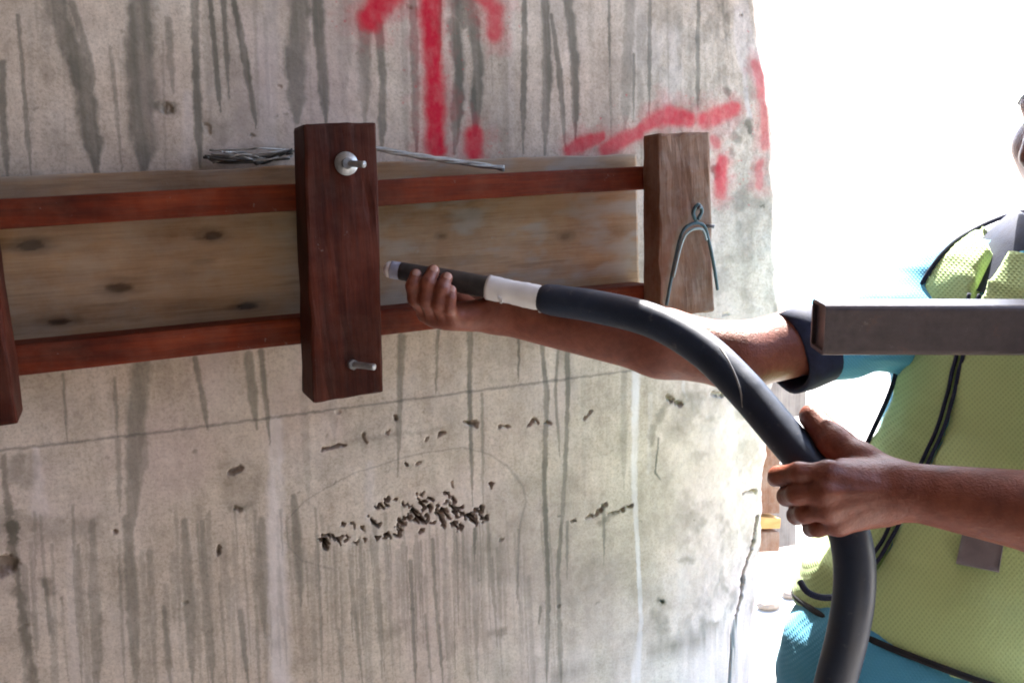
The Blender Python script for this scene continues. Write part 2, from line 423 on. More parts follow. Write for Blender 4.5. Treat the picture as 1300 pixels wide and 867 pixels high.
    # --- drips and wash marks below it
    for pts, w, v in [
        ([(248, 455), (256, 500), (264, 545)], 6, .6), ([(180, 465), (173, 540), (166, 690)], [18, 19, 10], .5), ([(315, 450), (326, 545)], 10, .5),
        ([(331, 446), (343, 565)], [7, 5], .65), ([(80, 475), (86, 562)], 3, .45), ([(510, 428), (508, 480), (505, 605)], [10, 8, 4], .55),
        ([(556, 420), (553, 500)], 4, .55), ([(597, 415), (596, 480), (600, 642)], [8, 6, 5], .62), ([(659, 424), (658, 486)], 4, .6),
        ([(687, 424), (694, 501), (691, 615), (696, 752), (694, 870)], [5, 7, 7, 7, 7], .68), ([(710, 428), (705, 501), (711, 580)], 4, .6),
        ([(720, 430), (721, 501), (717, 610), (708, 729), (713, 870)], [8, 6, 6, 6, 8], .62), ([(792, 455), (792, 620)], 10, .28), ([(612, 500), (613, 640)], 4, .4),
        ([(403, 680), (410, 870)], 4, .5), ([(445, 725), (461, 870)], 5, .5), ([(456, 735), (462, 830)], 4, .4), ([(521, 712), (524, 780), (528, 870)], 5, .58),
        ([(549, 685), (552, 745), (563, 870)], 5, .58), ([(603, 672), (602, 714)], [7, 3], .75), ([(607, 720), (606, 830)], 4, .3), ([(658, 672), (656, 765)], 4, .45),
        ([(686, 770), (684, 795)], 4, .6), ([(720, 662), (720, 735)], [5, 3], .55), ([(766, 640), (767, 720)], [5, 3], .5), ([(478, 700), (480, 790)], 5, .4),
        ([(505, 700), (507, 760)], 6, .35), ([(540, 780), (548, 870)], 4, .45), ([(173, 540), (177, 615)], 20, .35), ([(162, 658), (168, 760), (173, 870)], [10, 13, 10], .5),
        ([(234, 662), (240, 760), (245, 870)], [8, 13, 8], .48), ([(256, 662), (262, 760), (270, 870)], [5, 10, 9], .5), ([(117, 662), (120, 760), (125, 870)], [6, 12, 9], .42),
        ([(208, 770), (217, 870)], [5, 11], .5), ([(332, 660), (332, 728), (336, 810)], [8, 17, 4], .5), ([(373, 630), (378, 700), (382, 770)], [6, 15, 7], .5),
        ([(305, 775), (315, 870)], 6, .5), ([(57, 736), (70, 828)], 5, .5), ([(385, 480), (392, 640)], 9, .2), ([(150, 560), (152, 650)], 5, .35), ([(283, 690), (292, 800)], 8, .3),
        ([(190, 700), (198, 870)], 7, .35), ([(98, 700), (104, 870)], 5, .35), ([(430, 800), (436, 870)], 5, .4), ([(145, 480), (150, 560)], 4, .4), ([(740, 470), (742, 640)], 7, .14),
        ([(836, 556), (832, 600), (841, 612)], [3, 3, 2], .8), ([(420, 470), (425, 560)], 10, .18), ([(640, 690), (642, 800)], 5, .25)]:
        D(pts, w, v)
    rg = np.random.default_rng(5)
    for i in range(150):                                       # fine wash streaks in the lower half
        px = rg.uniform(20, 700); y0 = rg.uniform(640, 780); ln = rg.uniform(50, 200)
        D([(px, y0), (px + ln * 0.05 * rg.uniform(.2, 1.6), y0 + ln)], rg.choice([2.5, 3, 4, 6]), rg.uniform(.14, .42), .5)
    for i in range(60):
        px = rg.uniform(400, 640); y0 = rg.uniform(685, 712); ln = rg.uniform(25, 120)
        D([(px, y0 - (px - 400) * .12), (px + ln * .03, y0 + ln)], rg.choice([2, 2.5, 3]), rg.uniform(.2, .5), .5)
    for i in range(45):
        px = rg.uniform(0, 950); y0 = rg.uniform(-10, 60); ln = rg.uniform(60, 220)
        D([(px, y0), (px + 4, y0 + ln)], rg.choice([2, 3, 5, 8]), rg.uniform(.08, .28), .5)
    mk['drip'] *= 1.08 * np.clip(.62 + .75 * fbm(X * 150, Z * 5, 4, 3) + .5 * (fbm(X * 30, Z * 30, 6, 4) - .5), 0, 1.15).astype(np.float32)
    # --- pale lime runs
    for pts, w, v in [([(350, 535), (350, 690), (356, 870)], [16, 20, 26], .65), ([(807, 472), (805, 615), (809, 685), (814, 788), (806, 870)], [12, 8, 6, 6, 16], .9),
                      ([(345, -5), (342, 180)], 16, .35), ([(46, 570), (50, 650)], [6, 16], .5), ([(868, 480), (867, 493), (873, 508)], [4, 5, 2], .9),
                      ([(330, 20), (335, 200)], 8, .25), ([(470, 590), (468, 660)], 12, .3), ([(825, 500), (824, 600)], 6, .4), ([(650, 5), (648, 190)], 9, .2),
                      ([(240, 120), (236, 215)], 10, .3), ([(90, 690), (95, 870)], 10, .25), ([(948, 60), (950, 150)], 8, .5), ([(930, 520), (940, 600)], 26, .35)]:
        stroke('pale', pts, w, v, 0.5, 0.4)
    # --- grime
    for pts, w, v, sf in [([(204, 137), (216, 137)], 14, .55, .5), ([(268, 160), (285, 172)], 22, .35, .8), ([(258, 205), (360, 196)], 18, .35, .8), ([(0, 668), (120, 670)], 22, .3, .9),
                          ([(16, 664), (16, 684)], 11, .85, .5), ([(295, 600), (322, 606)], 24, .22, .8), ([(322, 606), (318, 640)], 18, .25, .8), ([(318, 640), (294, 645)], 10, .5, .7),
                          ([(294, 645), (290, 610)], 12, .25, .8), ([(20, 600), (24, 585)], 16, .5, .7), ([(487, 803), (500, 798)], 20, .35, .8), ([(622, 804), (640, 800)], 9, .4, .8),
                          ([(712, 862), (781, 852)], 24, .5, .8), ([(826, 832), (862, 818), (916, 790)], [22, 18, 10], .5, .8), ([(834, 782), (842, 800)], 22, .4, .8),
                          ([(895, 790), (918, 795)], 16, .45, .9), ([(866, 711), (880, 711)], 9, .45, .8), ([(836, 762), (841, 764)], 10, .7, .7), ([(845, 505), (915, 500)], 14, .25, .9),
                          ([(835, 530), (850, 508)], 10, .5, .8), ([(828, 540), (828, 562)], 9, .5, .8), ([(885, 520), (905, 600)], 40, .14, .9), ([(940, 800), (942, 860)], 16, .3, .9),
                          ([(4, 578), (15, 690), (26, 766), (45, 870)], [5, 6, 7, 9], .6, .6), ([(40, 585), (36, 610)], 16, .35, .8), ([(60, 740), (62, 750)], 12, .5, .7), ([(20, 746), (28, 760)], 10, .6, .7),
                          ([(850, 545), (870, 560)], 20, .25, .9), ([(440, 560), (560, 545)], 5, .25, .8), ([(720, 190), (860, 170)], 20, .12, .9), ([(760, 665), (800, 640)], 6, .4, .7),
                          ([(948, 155), (950, 170)], 13, .7, .5), ([(922, 116), (926, 120)], 11, .6, .6), ([(930, 172), (936, 178)], 11, .6, .5), ([(908, 215), (910, 224)], 12, .7, .5), ([(926, 190), (928, 196)], 10, .5, .5)]:
        stroke('grime_shade', pts, w, v, sf, 1.1)
    for i in range(150):                                       # small specks and air holes
        px, py = rg.uniform(0, 965), rg.uniform(0, 867)
        s = rg.uniform(1.2, 2.8) if i % 12 else rg.uniform(2.8, 4)
        stroke('grime_shade', [(px, py), (px + s, py + rg.uniform(-1, 1))], s, rg.uniform(.2, .55), .6, .8)
        if s > 2.8: stroke('pit', [(px, py), (px + s, py)], s, .15, .6, .5)
    mk['grime_shade'] += (0.24 * smooth(0.52, 0.72, fbm(X * 7 + 3, Z * 7, 2, 5))).astype(np.float32)
    # --- pits along the form joints and the honeycombed patch: real hollows, with shade also painted into their colour
    pits = [([(410, 569), (424, 567), (437, 565)], [6, 4, 4], .8), ([(460, 552), (465, 560)], 5, .8), ([(491, 549), (494, 546)], 3, .5), ([(502, 530), (503, 532)], 5, .9),
            ([(558, 552), (562, 550)], 5, .8), ([(542, 557), (544, 555)], 4, .5), ([(590, 536), (603, 537)], [3, 7], 1.), ([(632, 543), (645, 541)], 4, .6), ([(670, 541), (678, 533), (684, 535)], [3, 7, 3], .9),
            ([(692, 536), (697, 536)], 5, .7), ([(740, 533), (750, 522)], 4, .5), ([(529, 588), (531, 587)], 5, .6), ([(573, 613), (574, 617)], 5, .5), ([(563, 624), (564, 625)], 4, .6),
            ([(725, 662), (729, 661)], 4, .7), ([(742, 658), (752, 655)], 5, .8), ([(756, 653), (768, 641)], [6, 5], .8), ([(772, 653), (790, 648)], 5, .6), ([(796, 644), (802, 642)], 5, .8),
            ([(848, 504), (852, 507)], 7, .9), ([(858, 512), (864, 513)], 6, .8), ([(905, 499), (914, 501)], 6, .6), ([(952, 624), (968, 622)], [5, 6], 1.), ([(147, 674), (148, 675)], 5, 1.),
            ([(279, 694), (278, 702)], 5, 1.), ([(291, 601), (299, 597)], 6, 1.), ([(302, 596), (304, 594)], 5, .9), ([(-6, 722), (10, 718)], [22, 12], 1.5), ([(210, 137), (212, 139)], 9, .5),
            ([(355, 110), (357, 111)], 5, .7), ([(838, 762), (840, 763)], 7, .6), ([(300, 644), (304, 646)], 5, .7), ([(262, 160), (266, 170)], 4, .25)]
    for pts, w, v in pits:
        sc = 1.0 if v > 1.2 else .8
        ww = [x * sc for x in w] if isinstance(w, list) else w * sc
        stroke('pit', pts, ww, v * .75, .6, 1.0)
        stroke('grime_shade', pts, ww, .45 * min(v, 1), .8, 1.0)
    for i in range(130):
        if i < 72:
            t = rg.random(); px, py = 405 + 215 * t, 694 - 33 * t - abs(rg.normal(0, 1)) * (5 + 20 * math.sin(math.pi * t))
        else:
            px, py = rg.normal(545, 42), rg.normal(652, 15)
            if not 470 < px < 622: continue
            py = min(py, 694 - 33 * (px - 405) / 215)
        a = rg.uniform(0, math.pi); s = rg.uniform(1.6, 3.2) if i % 6 else rg.uniform(3.5, 5); ln = rg.uniform(2, 9)
        pp = [(px, py), (px + ln * math.cos(a) * .5, py + ln * math.sin(a) * .5), (px + ln * math.cos(a + .6), py + ln * math.sin(a + .9))]
        stroke('pit', pp, [s, s * .8, s * .5], rg.uniform(1.4, 3.2), .4, .9)
        stroke('grime_shade', pp, [s * 1.1, s * .9, s * .6], rg.uniform(.5, .8), .5, .9)
    crack = [(971, 655), (969, 664), (965, 690), (962, 709), (957, 735), (952, 760), (947, 785), (943, 807), (941, 835), (939, 872)]
    stroke('pit', crack, 4.5, 1.0, .5, .9); stroke('grime_shade', crack, 5, .7, .5, .9)
    # --- pencil setting-out line and circle
    stroke('pencil', [(-20, 574.5), (0, 572), (215, 547), (430, 519), (620, 494), (820, 468)], 3.0, .5, .5, .5)
    stroke('pencil', [(425, 723), (383, 711), (366, 694), (363, 662), (386, 636), (447, 601), (528, 576), (586, 568), (618, 575), (644, 591), (664, 617), (668, 636), (660, 665), (657, 759)],
           [1.5, 1.6, 1.6, 1.6, 1.6, 1.6, 1.6, 1.8, 2.4, 3, 3.2, 3.2, 3, 2], .32, .6, .5)
    mk['pale'] *= np.clip(.2 + 1.3 * fbm(X * 120, Z * 9, 2, 4), 0, 1).astype(np.float32)
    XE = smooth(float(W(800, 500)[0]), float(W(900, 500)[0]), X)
    mk['grime_shade'] += ((.10 + .22 * XE) * smooth(.5, .72, fbm(X * 38, Z * 38, 3, 5)) + .16 * smooth(.55, .75, fbm(X * 18 + 5, Z * 14, 1, 5))).astype(np.float32)
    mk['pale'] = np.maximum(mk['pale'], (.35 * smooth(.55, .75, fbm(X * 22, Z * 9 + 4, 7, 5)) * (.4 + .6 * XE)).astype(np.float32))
    mk['pink_tint'] = (XE * smooth(float(W(900, 330)[2]), float(W(900, 520)[2]), Z) * (.4 + .4 * fbm(X * 20, Z * 14, 4, 4)) + .30 * smooth(.5, .75, fbm(X * 9, Z * 5, 3, 4))).astype(np.float32)  # pink tint towards the lower right, painted in against green bounce light
    # --- red spray marks: an arrow cut by the top of the view, a dot and dabs
    for pts, w, v in [([(545, -20), (549, 60), (552, 130), (553, 188)], [30, 22, 24, 23], .95), ([(506, -14), (482, 6), (469, 25)], [24, 28, 26], .92), ([(604, -12), (630, 13), (627, 42)], [20, 22, 20], .8),
                      ([(602, 172), (602, 192)], 22, .9), ([(722, 191), (740, 182), (764, 174)], [16, 19, 12], .8), ([(768, 190), (786, 180), (812, 168)], [18, 21, 16], .75), ([(808, 168), (826, 156), (848, 146), (873, 151)], [12, 20, 25, 20], .8), ([(730, 184), (812, 172)], 13, .4),
                      ([(894, 152), (915, 146), (934, 137)], [22, 24, 16], .75), ([(906, 178), (909, 184)], 12, .6), ([(916, 205), (913, 243)], [18, 20], .75), ([(968, 84), (970, 122)], 17, .6), ([(970, 132), (968, 185)], 15, .55), ([(962, 208), (960, 236)], 13, .5)]:
        stroke('spray', pts, [x * 1.12 for x in w] if isinstance(w, list) else w * 1.12, v, .62, .35)
        stroke('spray', pts, [x * 2.1 for x in w] if isinstance(w, list) else w * 2.1, .24, .55, .9)
    for i in range(420):                                       # flecks of overspray
        q = [(550, 90, 26, 70), (475, 15, 26, 18), (625, 22, 22, 18), (602, 182, 20, 12), (760, 182, 40, 14), (850, 152, 40, 16), (915, 146, 30, 14), (914, 222, 18, 24), (968, 150, 12, 50)][i % 9]
        px, py = rg.normal(q[0], q[2]), rg.normal(q[1], q[3])
        stroke('spray', [(px, py), (px + .6, py + .3)], rg.uniform(1.2, 2.2), rg.uniform(.2, .6), .5, .4)
    mk['spray'] *= np.clip(0.85 + 0.3 * fbm(X * 140, Z * 90, 4, 4) + .08 * (fbm(X * 400, Z * 400, 1, 2) - .5), 0, 1.1)
    # --- shape of the surface
    ex = np.array([W(a, b) for a, b in [(962, -40), (964, 30), (975, 100), (983, 170), (988, 331), (993, 394), (987, 430), (985, 470), (979, 520), (974, 554), (977, 580), (971, 605), (973, 640), (971, 662), (964, 741), (962, 788), (955, 870)]])
    zz = ex[::-1, 2]; xx = ex[::-1, 0]
    e_of_z = np.interp(zs, zz, xx) + 0.009 * (fbm(zs * 40, zs * 0, 2, 4) - 0.5) + 0.004 * (vnoise(zs * 25, zs * 0 + 3, 5) - 0.5)
    sft = smooth(EDGE - 0.14, EDGE, xs)[None, :] * (e_of_z - EDGE)[:, None]
    Y = 0.0022 * (fbm(X * 6, Z * 6, 1, 3) - 0.5) + 0.0012 * (fbm(X * 45, Z * 45, 2, 3) - 0.5)
    Y = Y + dep * 0.011 + .003 * XE * (fbm(X * 42, Z * 42, 5, 5) - .5)
    Y += 0.003 * smooth(0.12, 0.0, np.abs(X - EDGE)) * (fbm(X * 30, Z * 30, 6, 4) - 0.3)
    Y += 0.007 * smooth(EDGE - 0.012, EDGE, X) ** 2                    # worn arris
    Xs = X + sft
    nb = len(back)
    Xb = e_of_z[:, None] + 0.004 * np.minimum(back / 0.014, 1)[None, :] + 0.004 * (fbm(back[None, :] * 30, zs[:, None] * 30, 3, 3) - 0.5)
    Yb = np.repeat(back[None, :], len(zs), 0) + 0.006
    Zb = np.repeat(zs[:, None], nb, 1)
    XX = np.hstack([Xs, Xb]); YY = np.hstack([Y, Yb]); ZZ = np.hstack([Z, Zb])
    V = np.stack([XX, YY, ZZ], -1).reshape(-1, 3)
    F = grid_faces(len(zs), len(xs) + nb)
    m = mesh_from('concrete_wall', V, F)
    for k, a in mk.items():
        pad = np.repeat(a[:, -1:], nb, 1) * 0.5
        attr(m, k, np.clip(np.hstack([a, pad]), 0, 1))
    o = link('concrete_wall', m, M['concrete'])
    tag(o, 'bare grey concrete wall streaked with dark drips and marked with red spray paint', 'wall')
    # rear side of the wall, so that it has its thickness
    return e_of_z, zs
e_of_z, wall_zs = build_wall()
WALL_EDGE = float(W(980, 400)[0])
box('wall_back_face', (-3.99, 0.15, 0.0), (WALL_EDGE - 0.03, 0.30, 2.744), M['slab'], bpy.data.objects['concrete_wall'])

# ------------------------------------------------------------------ timber formwork on the wall
Y_PL, Y_RF, Y_BF = -0.022, -0.074, -0.140
def quad(tl, tr, br, bl, y):
    return [W(*tl, y), W(*tr, y), W(*br, y), W(*bl, y)]
def build_formwork():
    # pale plank behind the rails, laid as a fine sheet so that knots sit on it
    zt0, zt1 = W(0, 224, Y_PL), W(808, 196, Y_PL)
    zb0, zb1 = W(20, 455, Y_PL), W(808, 372, Y_PL)
    xL, xR = -0.62, float(W(810, 300, Y_PL)[0])
    nx, nz = 420, 90
    u = np.linspace(0, 1, nx); v = np.linspace(0, 1, nz)
    xg = xL + (xR - xL) * u
    def line(a, b, x): return a[2] + (b[2] - a[2]) * (x - a[0]) / (b[0] - a[0])
    top, bot = line(zt0, zt1, xg), line(zb0, zb1, xg)
    top = top + 0.003 * (vnoise(xg * 22, xg * 0, 2) - .5)
    XG = np.repeat(xg[None, :], nz, 0); ZG = bot[None, :] + (top - bot)[None, :] * v[:, None]
    knot = np.zeros_like(XG); cem = np.zeros_like(XG)
    for px, py, rx, rz in [(40, 312, 17, 8), (152, 366, 22, 8), (270, 299, 15, 8), (315, 389, 17, 7), (75, 408, 18, 6), (718, 300, 12, 6), (600, 268, 8, 4), (-60, 380, 20, 8), (560, 300, 7, 4)]:
        c = W(px, py, Y_PL)
        dx = (XG - c[0]) / (rx * .00095); dz = (ZG - c[2]) / (rz * .00095)
        d = np.hypot(dx, dz) + .5 * (fbm(XG * 90, ZG * 200, 3, 3) - .5)
        knot = np.maximum(knot, smooth(1.1, .45, d) * (.9 if px < 400 else .55))
        knot = np.maximum(knot, .32 * smooth(1.9, .9, d))
    knot = np.clip(knot + .25 * smooth(.62, .75, fbm(XG * 10, ZG * 120, 5, 4)), 0, 1)
    xm = float(W(480, 300, Y_PL)[0])
    cem = (0.15 + 0.45 * smooth(xm - .05, xm + .1, XG)) * smooth(.44, .72, fbm(XG * 22, ZG * 60, 6, 6))
    cem = np.maximum(cem, .5 * smooth(.008, .0, top[None, :] - ZG) * smooth(.35, .6, fbm(XG * 25, ZG * 5, 1, 4)))
    yf = Y_PL + .0008 * (fbm(XG * 12, ZG * 90, 2, 3) - .5)
    V = [np.stack([XG, yf, ZG], -1).reshape(-1, 3)]
    F = [grid_faces(nz, nx)]
    # close the plank: top, bottom and ends run back to the wall
    ring = np.concatenate([np.arange(nx), np.arange(1, nz) * nx + nx - 1, (nz - 1) * nx + np.arange(nx - 2, -1, -1), np.arange(nz - 2, 0, -1) * nx])
    bk = V[0][ring].copy(); bk[:, 1] = -0.003
    off = len(V[0]); V.append(bk)
    r2 = np.roll(ring, -1); k = np.arange(len(ring)); k2 = np.roll(k, -1)
    F.append(np.stack([ring, k + off, k2 + off, r2], -1))
    m = mesh_from('plank', np.vstack(V), np.vstack(F))
    kk = np.concatenate([knot.ravel(), np.zeros(len(ring))]); cc = np.concatenate([cem.ravel(), np.zeros(len(ring))])
    attr(m, 'knot', kk); attr(m, 'cement', cc)
    tag(link('plank', m, M['plank']), 'pale knotty pine plank held flat on the wall behind two red rails', 'plank')
    # rails
    def rail(t0, t1, b0, b1, xl, xr, label):
        a, b, c, d = W(*t0, Y_RF), W(*t1, Y_RF), W(*b0, Y_RF), W(*b1, Y_RF)
        zt = lambda x: a[2] + (b[2] - a[2]) * (x - a[0]) / (b[0] - a[0])
        zb = lambda x: c[2] + (d[2] - c[2]) * (x - c[0]) / (d[0] - c[0])
        f = [(xl, Y_RF, zt(xl)), (xr, Y_RF, zt(xr)), (xr, Y_RF, zb(xr)), (xl, Y_RF, zb(xl))]
        o = timber('timber_rail', f, Y_PL - Y_RF - .0015, M['red_x'], None, .004, 9, .0004, 3)
        tag(o, label, 'rail', 'rails of the wall formwork')
    xr = float(W(828, 300, Y_RF)[0])
    rail((0, 252), (810, 212), (0, 291), (810, 241), -.6, xr, 'upper red-brown timber rail along the top of the pale plank')
    rail((20, 438), (490, 393), (20, 478), (490, 425), -.6, xr, 'lower red-brown timber rail along the bottom of the pale plank')
    # uprights
    o = timber('timber_block', quad((385, 157), (478, 154), (487, 498), (397, 512), Y_BF), Y_RF - Y_BF - .0015, M['red_z'], None, .0035, 9, .0005, 4)
    tag(o, 'thick dark red upright timber block with two bolts, in the middle of the formwork', 'timber block', 'upright blocks of the wall formwork')
    o = timber('timber_block', quad((-125, 180), (-28, 176), (23, 539), (-72, 552), Y_BF), Y_RF - Y_BF - .0015, M['red_z'], None, .0035, 9, .0005, 5)
    tag(o, 'tilted dark red timber block cut off by the left edge of the photo', 'timber block', 'upright blocks of the wall formwork')
    yb = -.118
    o = timber('timber_block', quad((837, 169), (902, 167), (907, 397), (838, 402), yb), Y_RF - yb - .0015, M['dusty_z'], None, .004, 9, .0006, 6)
    tag(o, 'dusty grey-brown timber block with a cord loop, near the wall edge', 'timber block', 'upright blocks of the wall formwork')
build_formwork()

def cyl(name, c, axis, r, h, mat, parent, seg=20, bev=0.0008):
    bm = bmesh.new()
    bmesh.ops.create_cone(bm, cap_ends=True, segments=seg, radius1=r, radius2=r, depth=h)
    if bev: bmesh.ops.bevel(bm, geom=[e for e in bm.edges if len(e.link_faces) == 2 and e.calc_face_angle(0) > 1.0], offset=bev, segments=2, affect='EDGES')
    m = bpy.data.meshes.new(name); bm.to_mesh(m); bm.free()
    m.polygons.foreach_set('use_smooth', np.full(len(m.polygons), seg > 8))
    o = link(name, m, mat, parent, c)
    o.rotation_euler = Vector(axis).to_track_quat('Z', 'Y').to_euler()
    return o
def build_bolts():
    for (px, py, big, lab, ax) in [(439, 208, True, 'bolt with round washer near the top of the middle timber block', (.62, -1, -.1)),
                                   (447, 462, False, 'bare bolt end near the bottom of the middle timber block', (.75, -1, -.04))]:
        c = W(px, py, Y_BF)
        e = empty('bolt', c)
        tag(e, lab, 'bolt', 'bolts through the middle block')
        ax = np.array(ax) / np.linalg.norm(ax)
        if big: cyl('washer', c + np.array([0, -.0025, 0]), (.06, -1, .1), .0128, .003, M['steel'], e, 28)
        cyl('nut', c + np.array([0, -.004 if not big else -.007, 0]), (.1, -1, 0), .0066 if big else .0062, .006, M['steel_dark'], e, 6, .0006)
        b0 = c + np.array([0, -.004, 0]); ln = .026 if big else .03
        rod = []
        rad = []
        for i in range(40):
            rod.append(b0 + ax * ln * i / 39); rad.append(.0034 + .0003 * (i % 2))
        sweep('threaded_rod', rod, rad, M['steel'], e, 12)
build_bolts()

# tie wires and the cord
def build_wires():
    e = empty('tie_wire', W(480, 192, -.08)); tag(e, 'grey twisted tie wire lying on the plank top right of the middle block', 'wire')
    rg = np.random.default_rng(3)
    for k in range(4):
        pts = []
        for i, (px, py) in enumerate([(470, 187), (500, 193), (535, 199), (570, 204), (605, 209), (640, 214)]):
            ph = i * 2.2 + k * math.pi / 2
            pts.append(W(px, py + 2.4 * math.sin(ph), -.042 + .0035 * math.cos(ph) + .00 * i))
        sweep('wire_strand', catmull(pts, 8), .0019, M['wire'], e, 8)
    e = empty('wire_tangle', W(330, 196, -.03)); tag(e, 'dark tangle of tie wire on the plank top left of the middle block', 'wire')
    lines = [[(268, 196), (300, 198), (340, 194), (372, 190)], [(258, 200), (295, 204), (335, 199), (372, 195)], [(280, 192), (295, 197), (320, 202), (368, 200)],
             [(300, 196), (330, 203), (360, 193), (374, 192)], [(270, 207), (310, 196), (345, 204), (372, 198)], [(262, 199), (272, 205), (290, 207), (330, 206)]]
    for k in range(7):
        y0 = rg.uniform(188, 208)
        lines.append([(rg.uniform(255, 300), y0 + rg.uniform(-10, 4)), (rg.uniform(300, 325), y0), (rg.uniform(328, 350), y0 + rg.uniform(-6, 5)), (rg.uniform(352, 374), 194 + rg.uniform(-6, 8))])
    for k, ln in enumerate(lines):
        sweep('wire_strand', catmull([W(a, b, -.012 - .006 * ((i + k) % 3)) for i, (a, b) in enumerate(ln)], 8), .0011 + .0004 * (k % 2), M['wire_dark'] if k % 2 else M['wire'], e, 8)
    yb = -.118
    e = empty('cord_loop', W(882, 268, yb)); tag(e, 'teal cord looped over a nail on the dusty timber block', 'cord')
    sweep('cord', catmull([W(846, 388, yb - .006), W(853, 350, yb - .006), W(861, 312, yb - .006), W(868, 292, yb - .007), W(880, 284, yb - .008), W(893, 286, yb - .008), W(899, 302, yb - .006), W(906, 335, yb - .006), W(911, 368, yb - .004)], 8), .0022, M['cord'], e, 10)
    sweep('pale_cord', catmull([W(855, 352, yb - .0095), W(863, 318, yb - .0095), W(870, 299, yb - .0105), W(881, 291, yb - .0115), W(892, 292, yb - .0115), W(897, 305, yb - .010)], 8), .0017, M['cord_light'], e, 8)
    sweep('knot', catmull([W(884, 282, yb - .007), W(880, 270, yb - .010), W(886, 260, yb - .011), W(891, 268, yb - .010), W(886, 279, yb - .010)], 8), .0025, M['cord'], e, 10)
    n = empty('nail', W(886, 266, yb)); tag(n, 'bent nail holding the teal cord on the dusty timber block', 'nail')
    sweep('shank', [W(886, 264, yb + .01), W(887, 264, yb - .008), W(889, 263, yb - .016)], .0024, M['steel_dark'], n, 8)
    n = empty('nail', W(899, 287, yb)); tag(n, 'short nail sticking out past the right edge of the dusty block', 'nail')
    sweep('shank', [W(896, 287, yb + .004), W(901, 287, yb - .006), W(907, 288, yb - .010)], .0026, M['steel_dark'], n, 8)
build_wires()

# ------------------------------------------------------------------ timbers beyond the wall edge
def build_beyond():
    c = W(960, 700, .305)
    e = empty('stop_end_formwork', c)
    tag(e, 'brown and grey timber formwork pieces showing behind the wall edge beside the near hand', 'formwork')
    for py in (506, 612, 676):                               # ledgers on the back of the wall that carry the upright pieces
        timber('ledger', quad((880, py - 14), (965, py - 14), (965, py + 14), (880, py + 14), .303), .030, M['brown_z'], e, .003)
    tag(timber('board', quad((955, 480), (1024, 470), (1024, 527), (955, 540), .335), .03, M['grey_z'], e, .003), 'short grey board under the raised forearm')
    tag(timber('batten', quad((950, 566), (991, 566), (990, 652), (950, 652), .335), .03, M['brown_z'], e, .003), 'brown upright batten')
    tag(timber('batten', quad((950, 590), (1011, 588), (1011, 692), (950, 702), .388), .04, M['grey_z'], e, .003), 'grey weathered batten')
    tag(timber('offcut', quad((950, 655), (992, 658), (991, 671), (950, 672), .335), .045, M['orange_x'], e, .003), 'timber end coloured orange as if lit')
    timber('offcut', quad((950, 675), (990, 675), (990, 700), (950, 702), .336), .04, M['brown_z'], e, .003)
    rg = np.random.default_rng(8)
    for px, py, s in [(977, 771, .035), (1006, 757, .03)]:
        r = ray(px, py); t = -CAM[2] / r[2]; c = CAM + r * t
        bm = bmesh.new(); bmesh.ops.create_icosphere(bm, subdivisions=2, radius=s)
        for v in bm.verts: v.co = Vector((v.co.x * 1.4, v.co.y, v.co.z * .7)) * (1 + .35 * float(rg.normal(0, .5)) * .4)
        m = bpy.data.meshes.new('stone'); bm.to_mesh(m); bm.free()
        o = link('stone', m, M['slab'], None, c + np.array([0, 0, s * .4]))
        tag(o, 'small stone on the bright ground close to the wall edge' if px < 990 else 'small stone on the bright ground just left of the blue shirt', 'stone', 'stones on the ground outside')
build_beyond()

